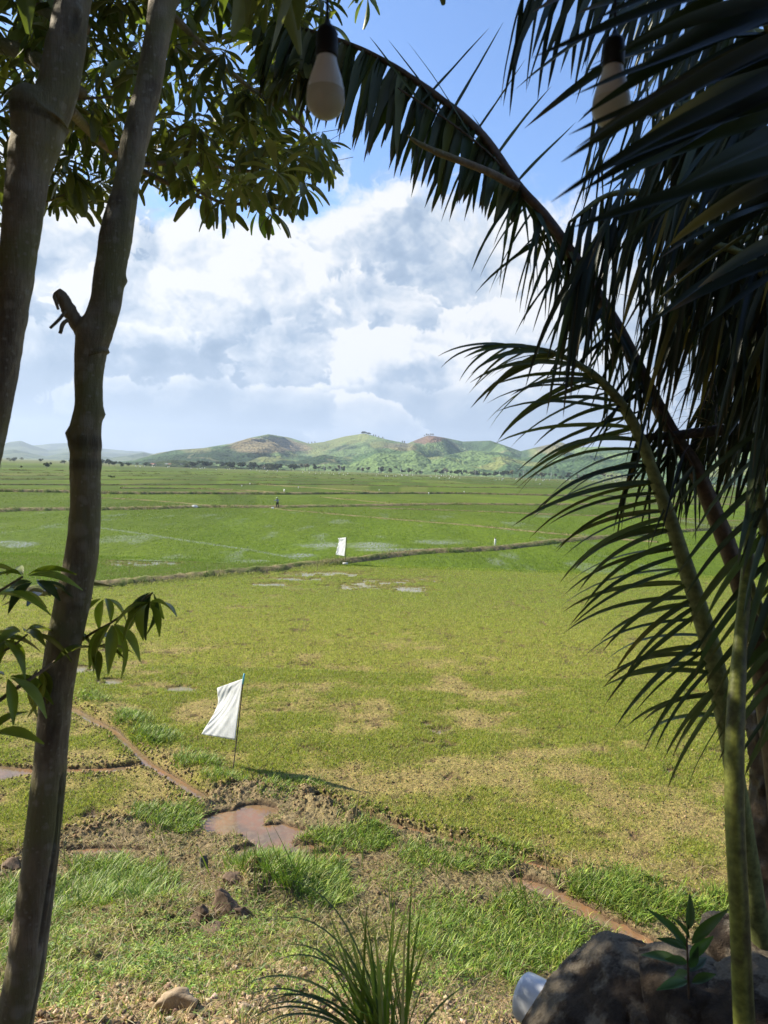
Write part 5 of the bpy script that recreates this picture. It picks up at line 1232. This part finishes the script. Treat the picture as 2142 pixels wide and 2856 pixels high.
# rim ring between outer and inner wall
V2f, _ = tube(q, [.075, .077, .077, .077, .077, .077], 48, False)
Vt = np.concatenate([V, V2f]); Ft = [F[0], F[0][:, ::-1] + n0, np.stack([j, j + n0, k + n0, k], 1)]
o = mkmesh('pipe', Vt - e0, Ft, None, m, None, True); o.location = tuple(e0); tag(o, 'white plastic pipe end poking out left of the stone block', 'pipe')

# small leafy plant on the wall
LP = [((1485, 2049), (1405, 1964), .05), ((1486, 2009), (1494, 1944), .042), ((1495, 2039), (1564, 1974), .05), ((1482, 2054), (1452, 2004), .05), ((1480, 2049), (1425, 2032), .04), ((1477, 2084), (1382, 2060), .055), ((1490, 2069), (1537, 2032), .05),
      ((1490, 2099), (1530, 2071), .04), ((1485, 2119), (1425, 2139), .05), ((1495, 2124), (1545, 2109), .045), ((1485, 2079), (1440, 2078), .04), ((1488, 2100), (1450, 2120), .045), ((1489, 2030), (1462, 1990), .03), ((1490, 2090), (1508, 2060), .04)]
pb = P(1492, 2165, 2.2); pl = empty('leafy_plant', tuple(pb), 0, 'small plant with long dark green leaves growing on the stone wall', 'plant')
o = tube_obj('stem', spline([pb - np.array([0, 0, .05]), P(1486, 2090, 2.2), P(1484, 2030, 2.2), P(1488, 1998, 2.2)], 20), np.linspace(.004, .002, 20), M['twig'], None, 6); adopt(o, pl)
g = []; rr_ = np.random.default_rng(4); tpl = leaf_tpl(8, .45, .16, .10, 0, .9)
for a, t_, w in LP:
    p0 = P(a[0], a[1], 2.2); p1 = P(t_[0], t_[1] - 8, 2.2 + rr_.uniform(-.10, .08)); v = p1 - p0; L = np.linalg.norm(v) * 1.06
    V, F = scatter(tpl[0], tpl[1], p0[None], frame(v[None], (np.array([0, -.55, 1.0]) + rr_.normal(0, .15, 3))[None]), np.array([[L * .93, w * .66, L]])); g.append((V, F, np.tile(pick(rr_, 1, [(.05, .11, .035), (.07, .14, .04), (.045, .09, .04)], [1, 1, 1])[0], (len(V), 1))))
V, F, C = cat_geo(g); adopt(mkmesh('leaves', V, F, C, M['leaf'], None, True), pl)

# lemongrass clump
rr_ = np.random.default_rng(12); lb_ = P(845, 2290, 2.45); g = []
for k in range(95):
    p0 = P(840 + rr_.normal(0, 24), 2300 + rr_.normal(0, 10), 2.45 + rr_.normal(0, .06)); a = rr_.normal(-.16, .20); f = rr_.normal(0, .2)
    L = rr_.uniform(.26, .60); V, F = leaflet(p0, RT * a + UP * 1.0 + FW * f, L, rr_.uniform(.009, .014), rr_, rr_.uniform(.25, 1.0), 12, base=.7)
    c = pick(rr_, 1, [(.19, .26, .05), (.26, .34, .07), (.12, .18, .035), (.36, .32, .16)], [4, 4, 3, .7])[0]; g.append((V - lb_, [F], np.tile(c, (len(V), 1))))
for (x, y, a, L, gr) in [(780, 2250, -1.0, .40, 1.4), (800, 2260, -.7, .50, 1.3), (770, 2290, -1.2, .36, 1.2), (810, 2250, -.6, .56, 1.6), (830, 2240, -.45, .60, 1.8)]:
    for _ in range(3):
        V, F = leaflet(P(x, y, 2.4 + rr_.normal(0, .05)), RT * (a + rr_.normal(0, .15)) + UP * 1.0, L * rr_.uniform(.85, 1.1), .013, rr_, gr, 12, base=.7); g.append((V - lb_, [F], np.tile((.10, .15, .05), (len(V), 1))))
V, F, C = cat_geo(g); o = mkmesh('lemongrass', V, F, C, M['grass'], None, True); o.location = tuple(lb_); tag(o, 'tall clump of lemongrass with arching blades at the bottom centre', 'grass clump')
# dry roots and dead stems matted over the rock heap
rr_ = np.random.default_rng(31); g = []; hb = GG(470, 1960)
for k in range(520):
    x, y = 470 + rr_.normal(0, 62), 1950 + rr_.normal(0, 46); p0 = GG(x, y) + np.array([0, 0, rr_.uniform(0, .14)]); a_ = rr_.uniform(0, 6.28)
    V, F = leaflet(p0 - hb, np.array([math.cos(a_), math.sin(a_), rr_.uniform(-.1, .7)]), rr_.uniform(.10, .38), .006, rr_, 1.2, 6, .15); g.append((V, [F], np.tile(pick(rr_, 1, [(.26, .18, .10), (.14, .09, .055), (.36, .29, .17), (.18, .19, .06)], [4, 4, 2, 2])[0], (len(V), 1))))
V, F, C = cat_geo(g); o = mkmesh('dry_roots', V, F, C, M['grass'], None, True); o.location = tuple(hb); tag(o, 'matted dry roots and stems covering the rock heap', 'roots', kind='stuff')
# arching dead vine on the bank
vp = [(250, 2115), (262, 2050), (288, 2000), (318, 1975), (290, 1990), (285, 2020), (300, 2045), (340, 2052), (375, 2042)]
def vine(pts, r, lb):
    q = [GG(*a) + np.array([0, 0, .05 + .05 * math.sin(i * 1.3)]) for i, a in enumerate(pts)]; o = tube_obj('dead_vine', spline(q, 60) - q[0], np.linspace(r, r * .5, 60), M['stalk'], None, 6); o.location = tuple(q[0]); tag(o, lb, 'vine')
vine(vp[:4], .007, 'dead vine stem rising from the grass left of the rock heap'); vine(vp[4:], .006, 'looping dead tendril lying left of the rock heap')
for k, (pts, lb) in enumerate([([(640, 1683), (672, 1690)], 'pale broken reed stub above the pool'), ([(655, 1690), (690, 1705)], 'second pale reed stub right of the first'), ([(1200, 1925), (1235, 1915)], 'straw lying across the brown puddle')]):
    vine([pts[0], ((pts[0][0] + pts[1][0]) / 2, (pts[0][1] + pts[1][1]) / 2 - 1), pts[1]], .008, lb)

# ------------------------------------------------------------------ bulbs on the string light
m1, b, out = newmat('milky_bulb'); n_ = b.noise(obj_pos(b), 45, 4); sp = b.n('ShaderNodeSeparateXYZ'); b.t.links.new(obj_pos(b), sp.inputs[0])
dirt_ = b.mul(b.sstep(n_, .56, .66), b.sstep(sp.outputs[2], -.018, -.028)); c = b.mix(b.mul(dirt_, .7), (.60, .575, .52), (.10, .08, .05))
p_ = pbsdf(b, c, .3, .5); t_ = b.n('ShaderNodeBsdfTranslucent'); b.put(t_.inputs[0], (.75, .70, .58)); mx = b.n('ShaderNodeMixShader'); mx.inputs[0].default_value = .45
b.t.links.new(p_, mx.inputs[1]); b.t.links.new(t_.outputs[0], mx.inputs[2]); b.t.links.new(mx.outputs[0], out.inputs[0]); M['bulb'] = m1
M['black'] = simplemat('black_rubber', (.012, .012, .014), .5, .3); M['whiteplastic'] = simplemat('white_housing', (.70, .70, .70), .4, .4)
def lathe(prof, seg=40):
    n = len(prof); th = np.linspace(0, 2 * np.pi, seg, endpoint=False); V = np.array([[r * math.cos(t), r * math.sin(t), z] for r, z in prof for t in th])
    i, j = np.meshgrid(np.arange(n - 1), np.arange(seg), indexing='ij'); i, j = i.ravel(), j.ravel(); k = (j + 1) % seg
    return V, [np.stack([i * seg + j, i * seg + k, (i + 1) * seg + k, (i + 1) * seg + j], 1)]
def bulb(x, y, dep, label):
    root = empty('light_bulb', tuple(P(x, y, dep)), 0, label, 'light bulb', 'bulbs of the string light')
    R = .0295
    globe = [(.0001, -R)] + [(R * math.sin(a), -R * math.cos(a)) for a in np.linspace(.12, 1.75, 22)] + [(.0285, .011)]
    V, F = lathe(globe); mkmesh('globe', V, F, None, M['bulb'], root, True)
    V, F = lathe([(.0287, .0112), (.0275, .018), (.0240, .032), (.0185, .048), (.0160, .056), (.0150, .062), (.0001, .062)]); mkmesh('housing', V, F, None, M['whiteplastic'], root, True)
    V, F = lathe([(.0001, .0605), (.0160, .061), (.0172, .066), (.0165, .075), (.0172, .082), (.0160, .098), (.0130, .104), (.0060, .110), (.0032, .118), (.0001, .118)]); mkmesh('socket', V, F, None, M['black'], root, True)
    z1 = 7.72 - float(P(x, y, dep)[2])
    tube_obj('cord', spline([[0, 0, .11], [-.002, 0, .2], [.001, .002, .4], [0, 0, z1]], 30), .0024, M['black'], root, 8)
    return root
bulb(703, 214, 1.09, 'unlit milky bulb hanging in the clear before the sky')
bulb(1320, 232, 1.12, 'unlit milky bulb half hidden behind the dark palm leaves')
# unseen shelter, added to cut the sky light on the near trees
m = vcmat('thatch', .95, .1, 30, .4, .9, .03)
sh = empty('unseen_shelter', (0, -1.5, 4.6), 0, 'unseen thatched shelter added behind the camera to shade the terrace', 'shelter')
nx, ny = 90, 50; X, Y = np.meshgrid(np.linspace(-4.8, 4.8, nx), np.linspace(-4.2, 1.15, ny)); Z = 7.72 + .45 * (1.15 - Y) * .55 + (fbm(X * 6, Y * 6, 700, 3) - .5) * .08
i, j = np.meshgrid(np.arange(ny - 1), np.arange(nx - 1), indexing='ij'); a = (i * nx + j).ravel(); o = mkmesh('roof', np.stack([X.ravel(), Y.ravel(), Z.ravel()], 1), [np.stack([a, a + 1, a + nx + 1, a + nx], 1)], np.tile([.16, .12, .07], (nx * ny, 1)), m, None, True); sm = o.modifiers.new('thick', 'SOLIDIFY'); sm.thickness = .22; sm.offset = 1; adopt(o, sh)
for x, y in ((-3.9, -.2), (3.9, -.2), (-4.2, -3.9), (4.2, -3.9)): adopt(tube_obj('post', [[x, y, 4.4], [x, y, 8.0]], [.08, .07], M['pole'], None, 12), sh)
V, F = box(-4.5, 4.5, -4.35, -4.15, 4.4, 8.9); adopt(mkmesh('back_wall', V, F, None, simplemat('brick_wall', (.26, .13, .09), .9, .2, 3, .3)), sh)  # unseen wall, added to block sky light from behind

# ------------------------------------------------------------------ person and sacks by the long bund
M['skin'] = simplemat('skin', (.30, .18, .12), .6, .3); M['shirt'] = simplemat('grey_blue_shirt', (.24, .28, .34), .85, .15, 12, .2); M['trousers'] = simplemat('dark_trousers', (.02, .02, .025), .9, .1); M['hat'] = simplemat('pale_hat', (.36, .42, .22), .8, .2)
pr = GG(599, 1097.5); per = empty('person', tuple(pr), -.1, 'person in grey blue shirt and dark trousers working on the long bund, arm out', 'person')
def skinfig(name, nodes, edges, radii, mat, parent, root=0):
    me = bpy.data.meshes.new(name); me.from_pydata(nodes, edges, []); o = bpy.data.objects.new(name, me); COL.objects.link(o); o.parent = parent
    sk = o.modifiers.new('skin', 'SKIN'); sk.use_smooth_shade = True
    for v, r in zip(me.skin_vertices[0].data, radii): v.radius = (r, r) if not isinstance(r, tuple) else r
    me.skin_vertices[0].data[root].use_root = True
    sb = o.modifiers.new('sub', 'SUBSURF'); sb.levels = 1; sb.render_levels = 2; me.materials.append(mat); return o
N_ = [(0, 0, .86), (0, -.03, 1.05), (-.01, -.07, 1.24), (-.02, -.10, 1.34), (-.03, -.13, 1.42), (-.04, -.14, 1.54),
      (-.17, -.07, 1.27), (-.35, -.16, 1.10), (-.53, -.24, 1.12), (-.60, -.27, 1.13), (.17, -.06, 1.27), (.20, -.22, 1.08), (.02, -.34, 1.16), (-.04, -.36, 1.20),
      (-.09, 0, .80), (-.13, -.02, .45), (-.16, .03, .09), (-.17, -.14, .04), (.09, 0, .80), (.13, -.04, .45), (.16, .05, .09), (.17, -.12, .04)]
E_ = [(0, 1), (1, 2), (2, 3), (3, 4), (4, 5), (2, 6), (6, 7), (7, 8), (8, 9), (2, 10), (10, 11), (11, 12), (12, 13), (0, 14), (14, 15), (15, 16), (16, 17), (0, 18), (18, 19), (19, 20), (20, 21)]
R_A = [.13, .115, .13, .05, .085, .075, .05, .040, .028, .03, .05, .04, .028, .03, .085, .055, .036, .04, .085, .055, .036, .04]
skinfig('body', N_, E_, R_A, M['skin'], per)
skinfig('shirt', [(0, 0, .84), (0, -.03, 1.05), (-.01, -.07, 1.24), (-.17, -.07, 1.27), (-.35, -.16, 1.10), (-.50, -.23, 1.12), (.17, -.06, 1.27), (.20, -.22, 1.08), (.05, -.33, 1.15), (-.02, -.10, 1.33)], [(0, 1), (1, 2), (2, 3), (3, 4), (4, 5), (2, 6), (6, 7), (7, 8), (2, 9)], [.155, .14, .15, .075, .060, .045, .075, .06, .045, .06], M['shirt'], per)
skinfig('trousers', [(0, 0, .88), (-.09, 0, .80), (-.13, -.02, .45), (-.16, .03, .14), (.09, 0, .80), (.13, -.04, .45), (.16, .05, .14)], [(0, 1), (1, 2), (2, 3), (0, 4), (4, 5), (5, 6)], [.15, .105, .075, .06, .105, .075, .06], M['trousers'], per)
V, F = lathe([(.20, 0), (.17, .03), (.10, .09), (.04, .14), (.001, .155)], 24); o = mkmesh('hat', V + np.array([-.04, -.14, 1.53]), F, None, M['hat'], per, True); add_solid(o, .012)
def sack(x, y, w, h, seed, label, grp=None):
    b0 = GG(x, y); s = K / FPX * depth_of(b0); V = IV.copy(); nz = fbm(V[:, 0] * 2 + seed, V[:, 1] * 2 + V[:, 2] * 2, 800 + seed, 4) - .5
    V = np.sign(V) * np.abs(V) ** .8 * (1 + nz * .7)[:, None]; V[:, 2] = np.where(V[:, 2] < 0, V[:, 2] * .5, V[:, 2])
    o = mkmesh('sack', V * np.array([w * s / 2, w * s / 2.6, h * s * .6]), [IF], None, M['white_cloth'], None, True); o.location = tuple(b0 + np.array([0, 0, h * s * .35])); return tag(o, label, 'sack', grp)
sack(421, 1097, 13, 6.5, 1, 'bulging white sack lying on the long bund', 'white sacks on the bund'); sack(371, 1096, 13, 3.2, 5, 'flattened white sack on the bund nearer the mottled trunk', 'white sacks on the bund'); sack(589, 1099, 5, 4, 9, 'small white bag at the feet of the person', 'white sacks on the bund')

# ------------------------------------------------------------------ far edge of the plain
def far_tree_mesh(seed, kind):
    rr = np.random.default_rng(seed); g = []
    nc = {'round': 9, 'tall': 8, 'bush': 6, 'sparse': 6}[kind]
    cs = []
    for i in range(nc):
        if kind == 'round': c = (rr.normal(0, .22), rr.normal(0, .22), rr.uniform(.45, .82)); r = rr.uniform(.16, .26)
        elif kind == 'tall': c = (rr.normal(0, .08), rr.normal(0, .08), rr.uniform(.35, .9)); r = rr.uniform(.09, .16)
        elif kind == 'sparse': c = (rr.normal(0, .24), rr.normal(0, .2), rr.uniform(.5, .9)); r = rr.uniform(.08, .14)
        else: c = (rr.normal(0, .35), rr.normal(0, .25), rr.uniform(.25, .65)); r = rr.uniform(.2, .32)
        cs.append((c, r))
    P_, N = [], 0
    for c, r in cs:
        k = 46; v = rr.normal(size=(k, 3)); v /= np.linalg.norm(v, axis=1, keepdims=True); P_.append(np.array(c) + v * r * rr.uniform(.6, 1.05, (k, 1)) * np.array([1, 1, .8]))
    P_ = np.concatenate(P_); n = len(P_)
    q = np.array([[-.5, -.5, 0], [.5, -.4, .1], [.4, .5, 0], [-.5, .4, -.1]]); V, F = scatter(q, [np.array([[0, 1, 2, 3]])], P_, rand_rot(rr, n), rr.uniform(.07, .15, n))
    C = np.repeat(pick(rr, n, {'round': [(.040, .058, .022), (.065, .09, .03)], 'tall': [(.07, .09, .035), (.10, .12, .045)], 'bush': [(.06, .08, .03), (.10, .12, .045)], 'sparse': [(.15, .145, .07), (.20, .175, .095)]}[kind], [1, 1]), 4, 0)
    return V, F, C
VAR = {}
def far_tree(kind, seed):
    key = (kind, seed)
    if key in VAR: return VAR[key]
    V, F, C = far_tree_mesh(seed, kind); root = empty({'round': 'broadleaf_tree', 'tall': 'slender_tree', 'bush': 'bush', 'sparse': 'thin_tree'}[kind])
    cr = mkmesh('crown', V, F, C, M['farleaf'], root)
    V, F = tube(spline([[0, 0, -.03], [.01, 0, .3], [-.01, .02, .75]], 8), [.035, .028, .022, .02, .018, .014, .01, .006], 6); mkmesh('trunk', V, F, None, M['twig'], root)
    root.location = (0, 0, -50); VAR[key] = root; return root
used_proto = set()
def place_tree(kind, seed, x, y, h, label, grp, wide=1.0, dist=None):
    pr_ = far_tree(kind, seed)
    if (kind, seed) not in used_proto: o = pr_; used_proto.add((kind, seed))
    else: o = copy_tree(pr_)
    p = G(x, y, 0.0)
    o.location = (p[0], p[1], -.1); o.scale = (h * wide, h * wide, h); o.rotation_euler = (0, 0, RF.uniform(0, 6.28)); return tag(o, label, {'bush': 'bush'}.get(kind, 'tree'), grp)
RF = np.random.default_rng(77)
hor = lambda x: 1014 + .033 * (x - 830)
GT = 'trees along the far edge of the fields'
for x, y, h, kd, sd_, wd, lb in [(101, 1012, 4.2, 'round', 1, 1.1, 'lone round dark tree in the open field at the left'), (236, 1007.5, 8, 'round', 2, 1.0, 'tallest dark tree just right of the mottled trunk'), (248, 1008, 6, 'round', 3, 1.2, 'dark tree right beside the tallest left one'),
                                 (264, 1008, 4.5, 'bush', 1, 1.1, 'low dark bush right of the two dark trees'), (278, 1008.5, 5, 'round', 1, 1.0, 'smaller round tree before the low knoll'), (216, 1008, 3.2, 'bush', 2, 1.3, 'bush peeking from behind the mottled trunk'),
                                 (240, 1033, 1.5, 'bush', 3, .8, 'small dark shrub alone in the green field'), (760, 1037, 1.6, 'bush', 3, .6, 'dark upright shrub among the white flags'), (46, 1011, 1.8, 'bush', 2, .8, 'tiny shrub in the far left field'), (574, 1014, 9, 'round', 2, 1, 'dark tree beside the brown roofed house')]:
    place_tree(kd, sd_, x, y, h, lb, None, wd)
for i in range(14):
    x = RF.uniform(15, 200) if i < 8 else RF.uniform(200, 330); place_tree('bush' if i % 3 else 'round', 1 + i % 3, x, hor(x) + RF.uniform(8.5, 10.5), RF.uniform(5, 9), 'hazy dark tree in the distant row at the left', 'hazy trees at the far left', 1.3)
for i in range(30):
    x = RF.uniform(385, 640); place_tree(['round', 'bush', 'round'][i % 3], 1 + i % 3, x, hor(x) + RF.uniform(8, 10), RF.uniform(7, 11), 'dark green tree in the dense row right of the village', 'dense dark trees right of the village', 1.15)
KD = [('sparse', 1), ('sparse', 2), ('tall', 1), ('bush', 2), ('sparse', 3), ('round', 3), ('tall', 2)]
for i in range(120):
    x = 620 + 1090 * (i + RF.uniform(0, 1)) / 120; kd, s_ = KD[RF.integers(0, 7)]
    lb = {'sparse': 'thin yellowish tree in the far treeline', 'tall': 'slender tree in the far treeline', 'bush': 'low bush in the far treeline', 'round': 'dark round tree in the far treeline'}[kd]
    place_tree(kd, s_, x, hor(x) + RF.uniform(7.0, 9.5), RF.uniform(7, 13), lb, GT, RF.uniform(1.0, 1.6))
# trees on the ridges
hx, hy, hz, ht = HILL; hp = proj(hx, hy, hz)
def ridge_tree(px_, h, lb, kd='tall', s_=1, wide=1.2):
    a = math.atan2(*ray(px_, 960)[:2]); A = np.arctan2(hx, hy); k = np.where(np.abs(A - a) < .0012)[0]; k = k[np.argmax(hz[k] / np.hypot(hx[k], hy[k]))]
    o = copy_tree(far_tree(kd, s_)); o.location = (hx[k], hy[k], hz[k] - 2); o.scale = (h * wide, h * wide, h); tag(o, lb, 'tree', 'trees standing on the hill crests')
for x in (781, 784, 787, 790, 793, 796, 799): ridge_tree(x, RF.uniform(8, 12), 'tree in the clump topping the middle hill', 'round', 2, 1.1)
for x in (806, 812, 818, 828, 870, 874, 668, 673, 680): ridge_tree(x, RF.uniform(7, 11), 'small tree on the crest beside the middle hill')
for x in (916, 921, 926, 931, 936): ridge_tree(x, RF.uniform(7, 12), 'tree on top of the reddish bare hill', 'sparse', 1, 1.3)

# houses
M['wallw'] = simplemat('pale_wall', (.62, .60, .55), .8, .2, 1.5, .15); M['rooft'] = simplemat('red_tile', (.30, .13, .09), .8, .2, 2, .3); M['roofg'] = simplemat('grey_roof', (.22, .24, .26), .7, .3, 2, .2); M['glass'] = simplemat('dark_window', (.03, .04, .05), .2, .5); M['rooft2'] = simplemat('brown_roof', (.20, .13, .10), .8, .2, 2, .3)
def house(x, y, w, label, roof='rooft', grp=None, hgt=3.4, rot=0.0):
    p = G(x, y, 0.0); root = empty('house', (p[0], p[1], -.1), rot, label, 'house', grp); dpt = w * .6
    V, F = box(-w / 2, w / 2, -dpt / 2, dpt / 2, 0, hgt); mkmesh('wall', V, F, None, M['wallw'], root)
    e = .5; rh = w * .20; Vr = np.array([[-w / 2 - e, -dpt / 2 - e, hgt + .02], [w / 2 + e, -dpt / 2 - e, hgt + .02], [w / 2 + e, dpt / 2 + e, hgt + .02], [-w / 2 - e, dpt / 2 + e, hgt + .02], [-w / 4, 0, hgt + rh], [w / 4, 0, hgt + rh]])
    mkmesh('roof', Vr, [np.array([[0, 1, 5, 4], [2, 3, 4, 5], [0, 3, 2, 1]]), np.array([[1, 2, 5], [3, 0, 4]])], None, M[roof], root)
    for k, dx in enumerate((-w * .3, w * .3)):
        V, F = box(dx - .6, dx + .6, -dpt / 2 - .06, -dpt / 2 - .01, 1.0, 2.3); mkmesh('window', V, F, None, M['glass'], root)
    V, F = box(-.5, .5, -dpt / 2 - .06, -dpt / 2 - .01, .02, 2.2); mkmesh('door', V, F, None, M['rooft2'], root); return root
house(634, 1014.5, 13, 'white house with a grey roof left of the bare treeline', 'roofg', None, 4.2); house(906, 1024.2, 17, 'wide house with a brown red roof behind the power poles', 'rooft2', None, 4.5); house(574, 1014.3, 12, 'brown roofed house in front of dark trees', 'rooft2')
house(981, 1026.5, 8, 'small white walled house right of the bare trees', 'roofg'); house(1130, 1031, 8, 'small pale house behind the drooping frond', 'rooft')
for k in range(11):
    x = RF.uniform(325, 412); house(x, hor(x) + RF.uniform(8.2, 10), RF.uniform(5, 8), 'tiny red roofed village house below the dark knoll', ['rooft', 'rooft', 'roofg'][k % 3], 'village houses below the dark knoll', 3, RF.uniform(-.5, .5))
# power poles
for k, x in enumerate([780, 793, 820, 865, 911, 959, 963, 1026, 1078, 1130, 1190, 1250, 700, 735]):
    p = G(x, hor(x) + 9.6, 0.0)
    V, F = tube([[0, 0, -.2], [0, 0, 9.5]], [.26, .17], 8); root = empty('power_pole', (p[0], p[1], 0), 0, 'pale concrete power pole before the far treeline' if x != 793 else 'darkest power pole in the line before the trees', 'pole', 'power poles before the far treeline')
    mkmesh('pole', V, F, None, M['concrete'] if x != 793 else M['pole'], root); V, F = box(-.9, .9, -.08, .08, 8.6, 8.8); mkmesh('crossarm', V, F, None, M['pole'], root)
# little white flags scattered in the far fields
cv = np.array([[0, 0, 0], [.0, 0, 1.0], [-.5, .05, .95], [-.45, -.04, .55], [-.62, .03, .25], [-.05, 0, .2]]) + np.array([0, 0, .5])
pv, pf = tube([[0, 0, -.1], [0, 0, 1.5]], [.02, .016], 5); n0 = len(pv)
Vf = np.concatenate([pv, cv]); Ff = [np.concatenate([pf[0], np.array([[1, 2, 3, 3]])[:0] + n0]), np.concatenate([pf[1], np.array([[1, 2, 3], [1, 3, 5], [3, 4, 5]]) + n0])]
mi = [0] * (len(pf[0]) + len(pf[1])) + [1] * 3
fo = mkmesh('small_flag', Vf, Ff, None, None, None, mats=[M['pole'], M['white_cloth']], matidx=mi); fo.modifiers.new('thick', 'SOLIDIFY').thickness = .03
first = True
def small_flag(x, y, s, label, grp):
    global first
    o = fo if first else fo.copy()
    if not first: COL.objects.link(o)
    first = False
    p = G(x, y, 0.0); o.location = (p[0], p[1], 0); o.scale = (s, s, s); o.rotation_euler = (0, RF.normal(0, .12), RF.uniform(-.7, .7)); tag(o, label, 'flag', grp)
for x, y, s, lb in [(615, 1067, .75, 'tiny white flag above the person, one field further'), (646, 1058, .6, 'tiny white flag right of and behind the person'), (928, 1071, .6, 'tiny white flag on the weedy bund below the red hill'), (1004, 1066, .5, 'tiny white flag in the green field right of centre'),
                    (524, 1054, .55, 'tiny white flag left of and behind the person'), (541, 1049, .55, 'tiny white flag up-left of the person, far field'), (820, 1062, .45, 'tiny white flag mid field under the middle hill'), (1167, 1049, .8, 'tiny white flag seen through the drooping frond')]:
    small_flag(x, y, s, lb, 'small white flags in the middle fields')
GF = 'tiny white flags dotting the far fields'
for i in range(150):
    if i < 26: x = RF.uniform(280, 640); o_ = RF.choice([11, 12, 13.5])
    elif i < 72: x = RF.uniform(640, 1090); o_ = RF.uniform(9.5, 17)
    else: x = RF.uniform(1080, 1690); o_ = RF.uniform(9.5, 15)
    small_flag(x, hor(x) + o_ + 1.5, RF.uniform(.8, 1.5), 'tiny white flag far out in the green fields', GF)

# every look-alike in the far rows gets the words that find it
def nth(i): return '%d%s' % (i, 'th' if 10 <= i % 100 <= 20 else {1: 'st', 2: 'nd', 3: 'rd'}.get(i % 10, 'th'))
from collections import defaultdict
same = defaultdict(list)
for o in COL.objects:
    if o.parent is None and o.get('label') and o.get('category'): same[o['label']].append(o)
def zone(a):
    for lim, nm in ((-.245, 'left of the person'), (-.10, 'between the person and the middle hill'), (.03, 'below the middle hill'), (.13, 'below the reddish hill'), (.30, 'behind the drooping frond')):
        if a < lim: return nm
    return 'behind the right palm stalks'
for lb, os_ in same.items():
    if len(os_) < 2: continue
    zs = defaultdict(list)
    for o in os_: zs[zone(math.atan2(o.location.x, o.location.y))].append(o)
    for z_, l in zs.items():
        l.sort(key=lambda o: o.location.x / o.location.y)
        short = ' '.join(lb.split()[:13 - len(z_.split())]).removesuffix(' in the').removesuffix(' the').removesuffix(' in').removesuffix(' far').removesuffix(' right of').removesuffix(' before')
        for i, o in enumerate(l): o['label'] = '%s, %s %s' % (short, (nth(i + 1) + ' from left') if len(l) > 1 else 'the one', z_)
# ------------------------------------------------------------------ air
m = bpy.data.materials.new('haze'); m.use_nodes = True; nt = m.node_tree; nt.nodes.clear(); oo = nt.nodes.new('ShaderNodeOutputMaterial'); pv_ = nt.nodes.new('ShaderNodeVolumePrincipled')
pv_.inputs['Color'].default_value = (.66, .79, .98, 1); pv_.inputs['Density'].default_value = 1.0e-4; pv_.inputs['Anisotropy'].default_value = .2; nt.links.new(pv_.outputs[0], oo.inputs['Volume'])
V, F = box(-11800, 11800, -2500, 11800, -2.0, 620); o = mkmesh('haze', V, F, None, m); tag(o, kind='stuff')
